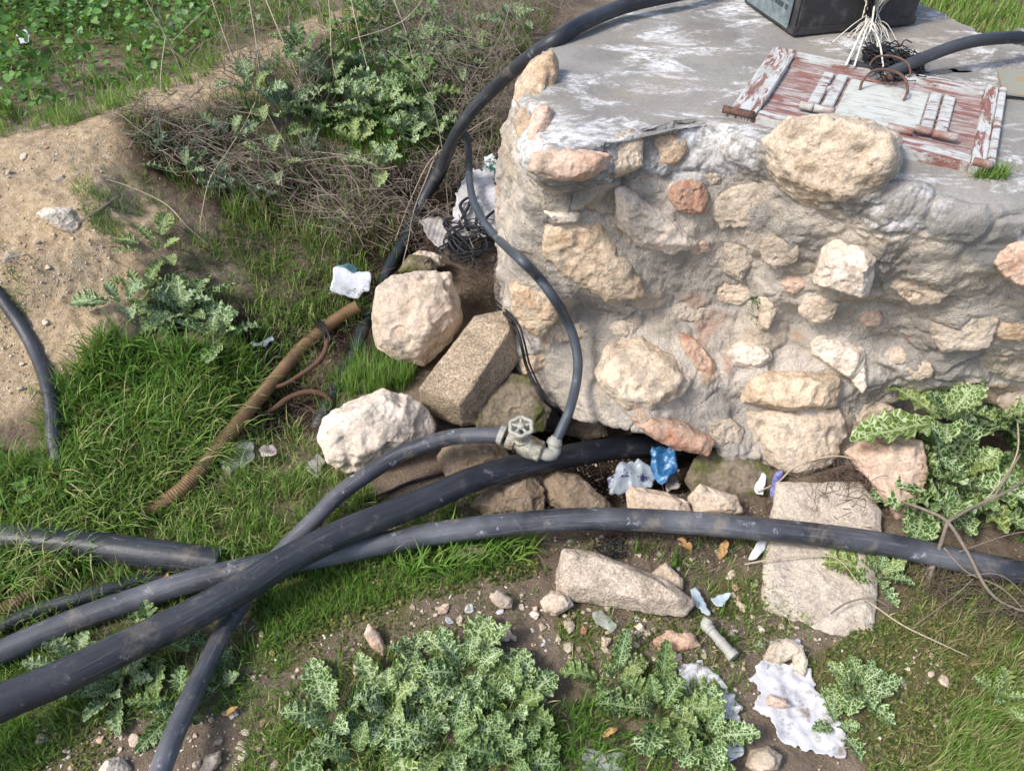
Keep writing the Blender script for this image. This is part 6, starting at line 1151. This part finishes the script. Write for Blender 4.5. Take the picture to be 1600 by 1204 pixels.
SL = [([(325, 0, .45), (340, 50, .3), (360, 100, .15), (378, 135, .03)], 'dry stalk rising at the left of the tall group'), ([(372, -10, .5), (376, 60, .25), (378, 120, .03)], 'straight tall stalk beside the clay bank'), ([(395, -10, .5), (405, 60, .28), (412, 125, .1), (410, 190, .02)], 'tall stalk leaning over the feathery shrub'),
      ([(385, 10, .4), (430, 80, .22), (470, 150, .08), (500, 190, .02)], 'long stalk slanting right from the tall group'), ([(252, 75, .2), (276, 110, .12), (300, 155, .03)], 'short pale stalk leaning on the bank'), ([(274, 110, .13), (262, 140, .07), (254, 168, .02)], 'forked pale stalk foot on the bank'), ([(285, 110, .12), (340, 70, .15), (400, 42, .2)], 'thin pale stalk pointing up right over the bank'),
      ([(170, 195, .03), (200, 215, .07), (240, 250, .09), (300, 285, .09), (380, 330, .08)], 'long pale stem across the dry brush'), ([(410, 205, .1), (392, 240, .1), (365, 285, .1), (335, 320, .07), (310, 400, .02)], 'curved pale stem hooking down over the brush'), ([(140, 285, .02), (200, 312, .05), (265, 340, .05), (300, 375, .04), (345, 410, .02)], 'pale stem arching below the feathery shrubs'),
      ([(130, 362, .02), (165, 345, .03), (195, 328, .04)], 'thick grey stick beside the chalky rock'), ([(525, 60, .4), (530, 110, .25), (528, 150, .12), (545, 185, .05)], 'dark woody stalk standing in the upper middle'), ([(560, 140, .2), (620, 128, .22), (655, 118, .25), (680, 85, .3), (700, 20, .4)], 'pale stalk curving up near the top middle'),
      ([(615, 160, .2), (655, 195, .2), (680, 230, .18), (695, 290, .14), (705, 390, .12)], 'long straw stalk dropping past the hose bend'), ([(775, 240, .16), (730, 270, .16), (680, 305, .14), (650, 345, .1), (620, 400, .06)], 'straw stalk leaning from the wall to the brush'), ([(690, 290, .15), (672, 320, .12), (650, 360, .08), (640, 400, .05), (625, 450, .03)], 'bent straw stalk behind the large pale boulder'),
      ([(800, 120, .3), (780, 165, .25), (745, 195, .2), (715, 225, .15), (690, 262, .1)], 'brown stalk crossing the dark gap beside the wall'), ([(640, 330, .05), (600, 300, .08), (560, 290, .1), (500, 280, .1)], 'grey stalk lying on top of the brush'), ([(770, 0, .3), (700, 10, .3), (620, 5, .3), (560, -10, .3)], 'thin stalk along the top edge'),
      ([(520, 120, .2), (500, 60, .3), (480, 0, .4)], 'bare stalk at the top edge left of centre'), ([(595, 10, .35), (612, 60, .25), (640, 110, .15), (660, 170, .05)], 'grey stalk leaning right at the upper middle'), ([(548, 0, .4), (560, 80, .2), (585, 160, .05)], 'slim dark stalk at the upper middle'),
      ([(720, 395, .15), (742, 440, .13), (748, 470, .11)], 'short stalk standing in the black strapping'), ([(1180, 780, .03), (1210, 768, .04), (1235, 752, .06), (1290, 742, .07), (1340, 755, .07), (1370, 790, .06)], 'thin branch over the head of the flat slab'), ([(1160, 890, .02), (1200, 892, .045), (1260, 888, .05), (1300, 895, .05), (1340, 940, .04)], 'long thin stem crossing the flat slab'),
      ([(1288, 975, .045), (1310, 963, .055), (1345, 958, .06), (1375, 968, .05)], 'short curved twig on the lower end of the slab'), ([(1345, 950, .03), (1400, 985, .02), (1450, 1010, .02), (1505, 1033, .015)], 'pale stem lying from the slab toward the right'), ([(1548, 720, .15), (1542, 770, .16), (1530, 800, .14), (1500, 835, .12)], 'smooth stalk standing before the right thistles')]
for k, (p, lb) in enumerate(SL): stalk(p, [.0021, .0019, .0012] if k != 10 else [.008, .006, .004], TWIGP if k % 3 != 1 else TWIG, lb)
# dead branch at the right: main stem, fork and side shoots
db = empty('dead_branch', tuple(G(1445, 905)), 'dead forked branch lying across the right end of the pipe', 'branch')
for path, r in [([(1385, 822, .10), (1415, 848, .13), (1443, 870, .14), (1480, 905, .11), (1520, 945, .07), (1560, 965, .05), (1640, 985, .04)], [.004, .006, .005, .003]), ([(1443, 870, .14), (1480, 848, .14), (1530, 825, .14), (1580, 790, .13), (1640, 760, .13)], [.0055, .0045, .003]), ([(1443, 870, .14), (1446, 895, .06), (1445, 920, .0)], [.006, .007, .007]),
                ([(1510, 835, .14), (1525, 810, .16), (1540, 785, .18)], [.004, .003]), ([(1450, 890, .09), (1490, 920, .07), (1550, 945, .06), (1620, 1000, .03)], [.003, .0025, .002]), ([(1500, 930, .07), (1470, 955, .05), (1420, 988, .02)], [.0018, .0015]), ([(1470, 900, .1), (1560, 870, .10), (1640, 872, .1)], [.002, .0018]), ([(1490, 925, .07), (1540, 930, .08), (1600, 965, .05)], [.0018, .0014]), ([(1446, 895, .05), (1436, 912, .02), (1434, 925, .0)], [.003, .003])]:
    link('shoot', MB().tube(np.array([Tz(*q) for q in path]), [v * .72 for v in r], sides=8).mesh('shoot'), TWIG, db)
# dead leaves
DL = NT('dead_leaf'); n = DL.noise(40, 4); DLM = DL.done(DL.mix(n, lin('#8d6334'), lin('#b99a68')), .8)
dlm = leaf_mesh(.045, .011, 2, 901, arch=.8, cell=.01, teeth=.2); dlm.materials.append(DLM)
for k, (x, y, a, s) in enumerate([(1122, 880, 1.1, 1.2), (940, 1155, .3, .8), (240, 1095, 1.4, .7), (358, 1125, .5, .7), (265, 920, 1.8, .7), (590, 490, .2, .9), (1080, 870, 2.4, 1.2), (1100, 850, 2.2, 1.0)]):
    o = bpy.data.objects.new('dead_leaf', dlm); COL.objects.link(o); o.location = G(x, y) + [0, 0, .01]; o.rotation_euler = (0, -.3, a); o.scale = (s, s, s)
    tag(o, ['tan dead leaf standing left of the flat slab', 'yellow brown leaf at the bottom between thistles', 'dead leaf beside the lower hose', 'curled dead leaf right of the lower hose', 'dead leaf resting between the two big pipes', 'dead leaf by the small white sheet', 'long dead leaf behind the broken wedge', 'dead leaf just below the right hand pipe'][k], 'leaf')
# a little weed growing on the wall face
h, n_ = W(1182, 478); rg = np.random.RandomState(5); bs = np.array([W(1182 + rg.normal(0, 5), 478 + rg.normal(0, 14))[0] for _ in range(120)]); V_, F_, m_ = blades(bs, rg.uniform(.01, .022, 120), .003, rg.uniform(.5, 1.6, 120), 78)
tag(link('wall_weed', mesh_np('wall_weed', V_, F_, rnd=np.repeat(rg.rand(120), m_)), WEED), 'tiny weed rooted in a crack of the wall face', 'weed')
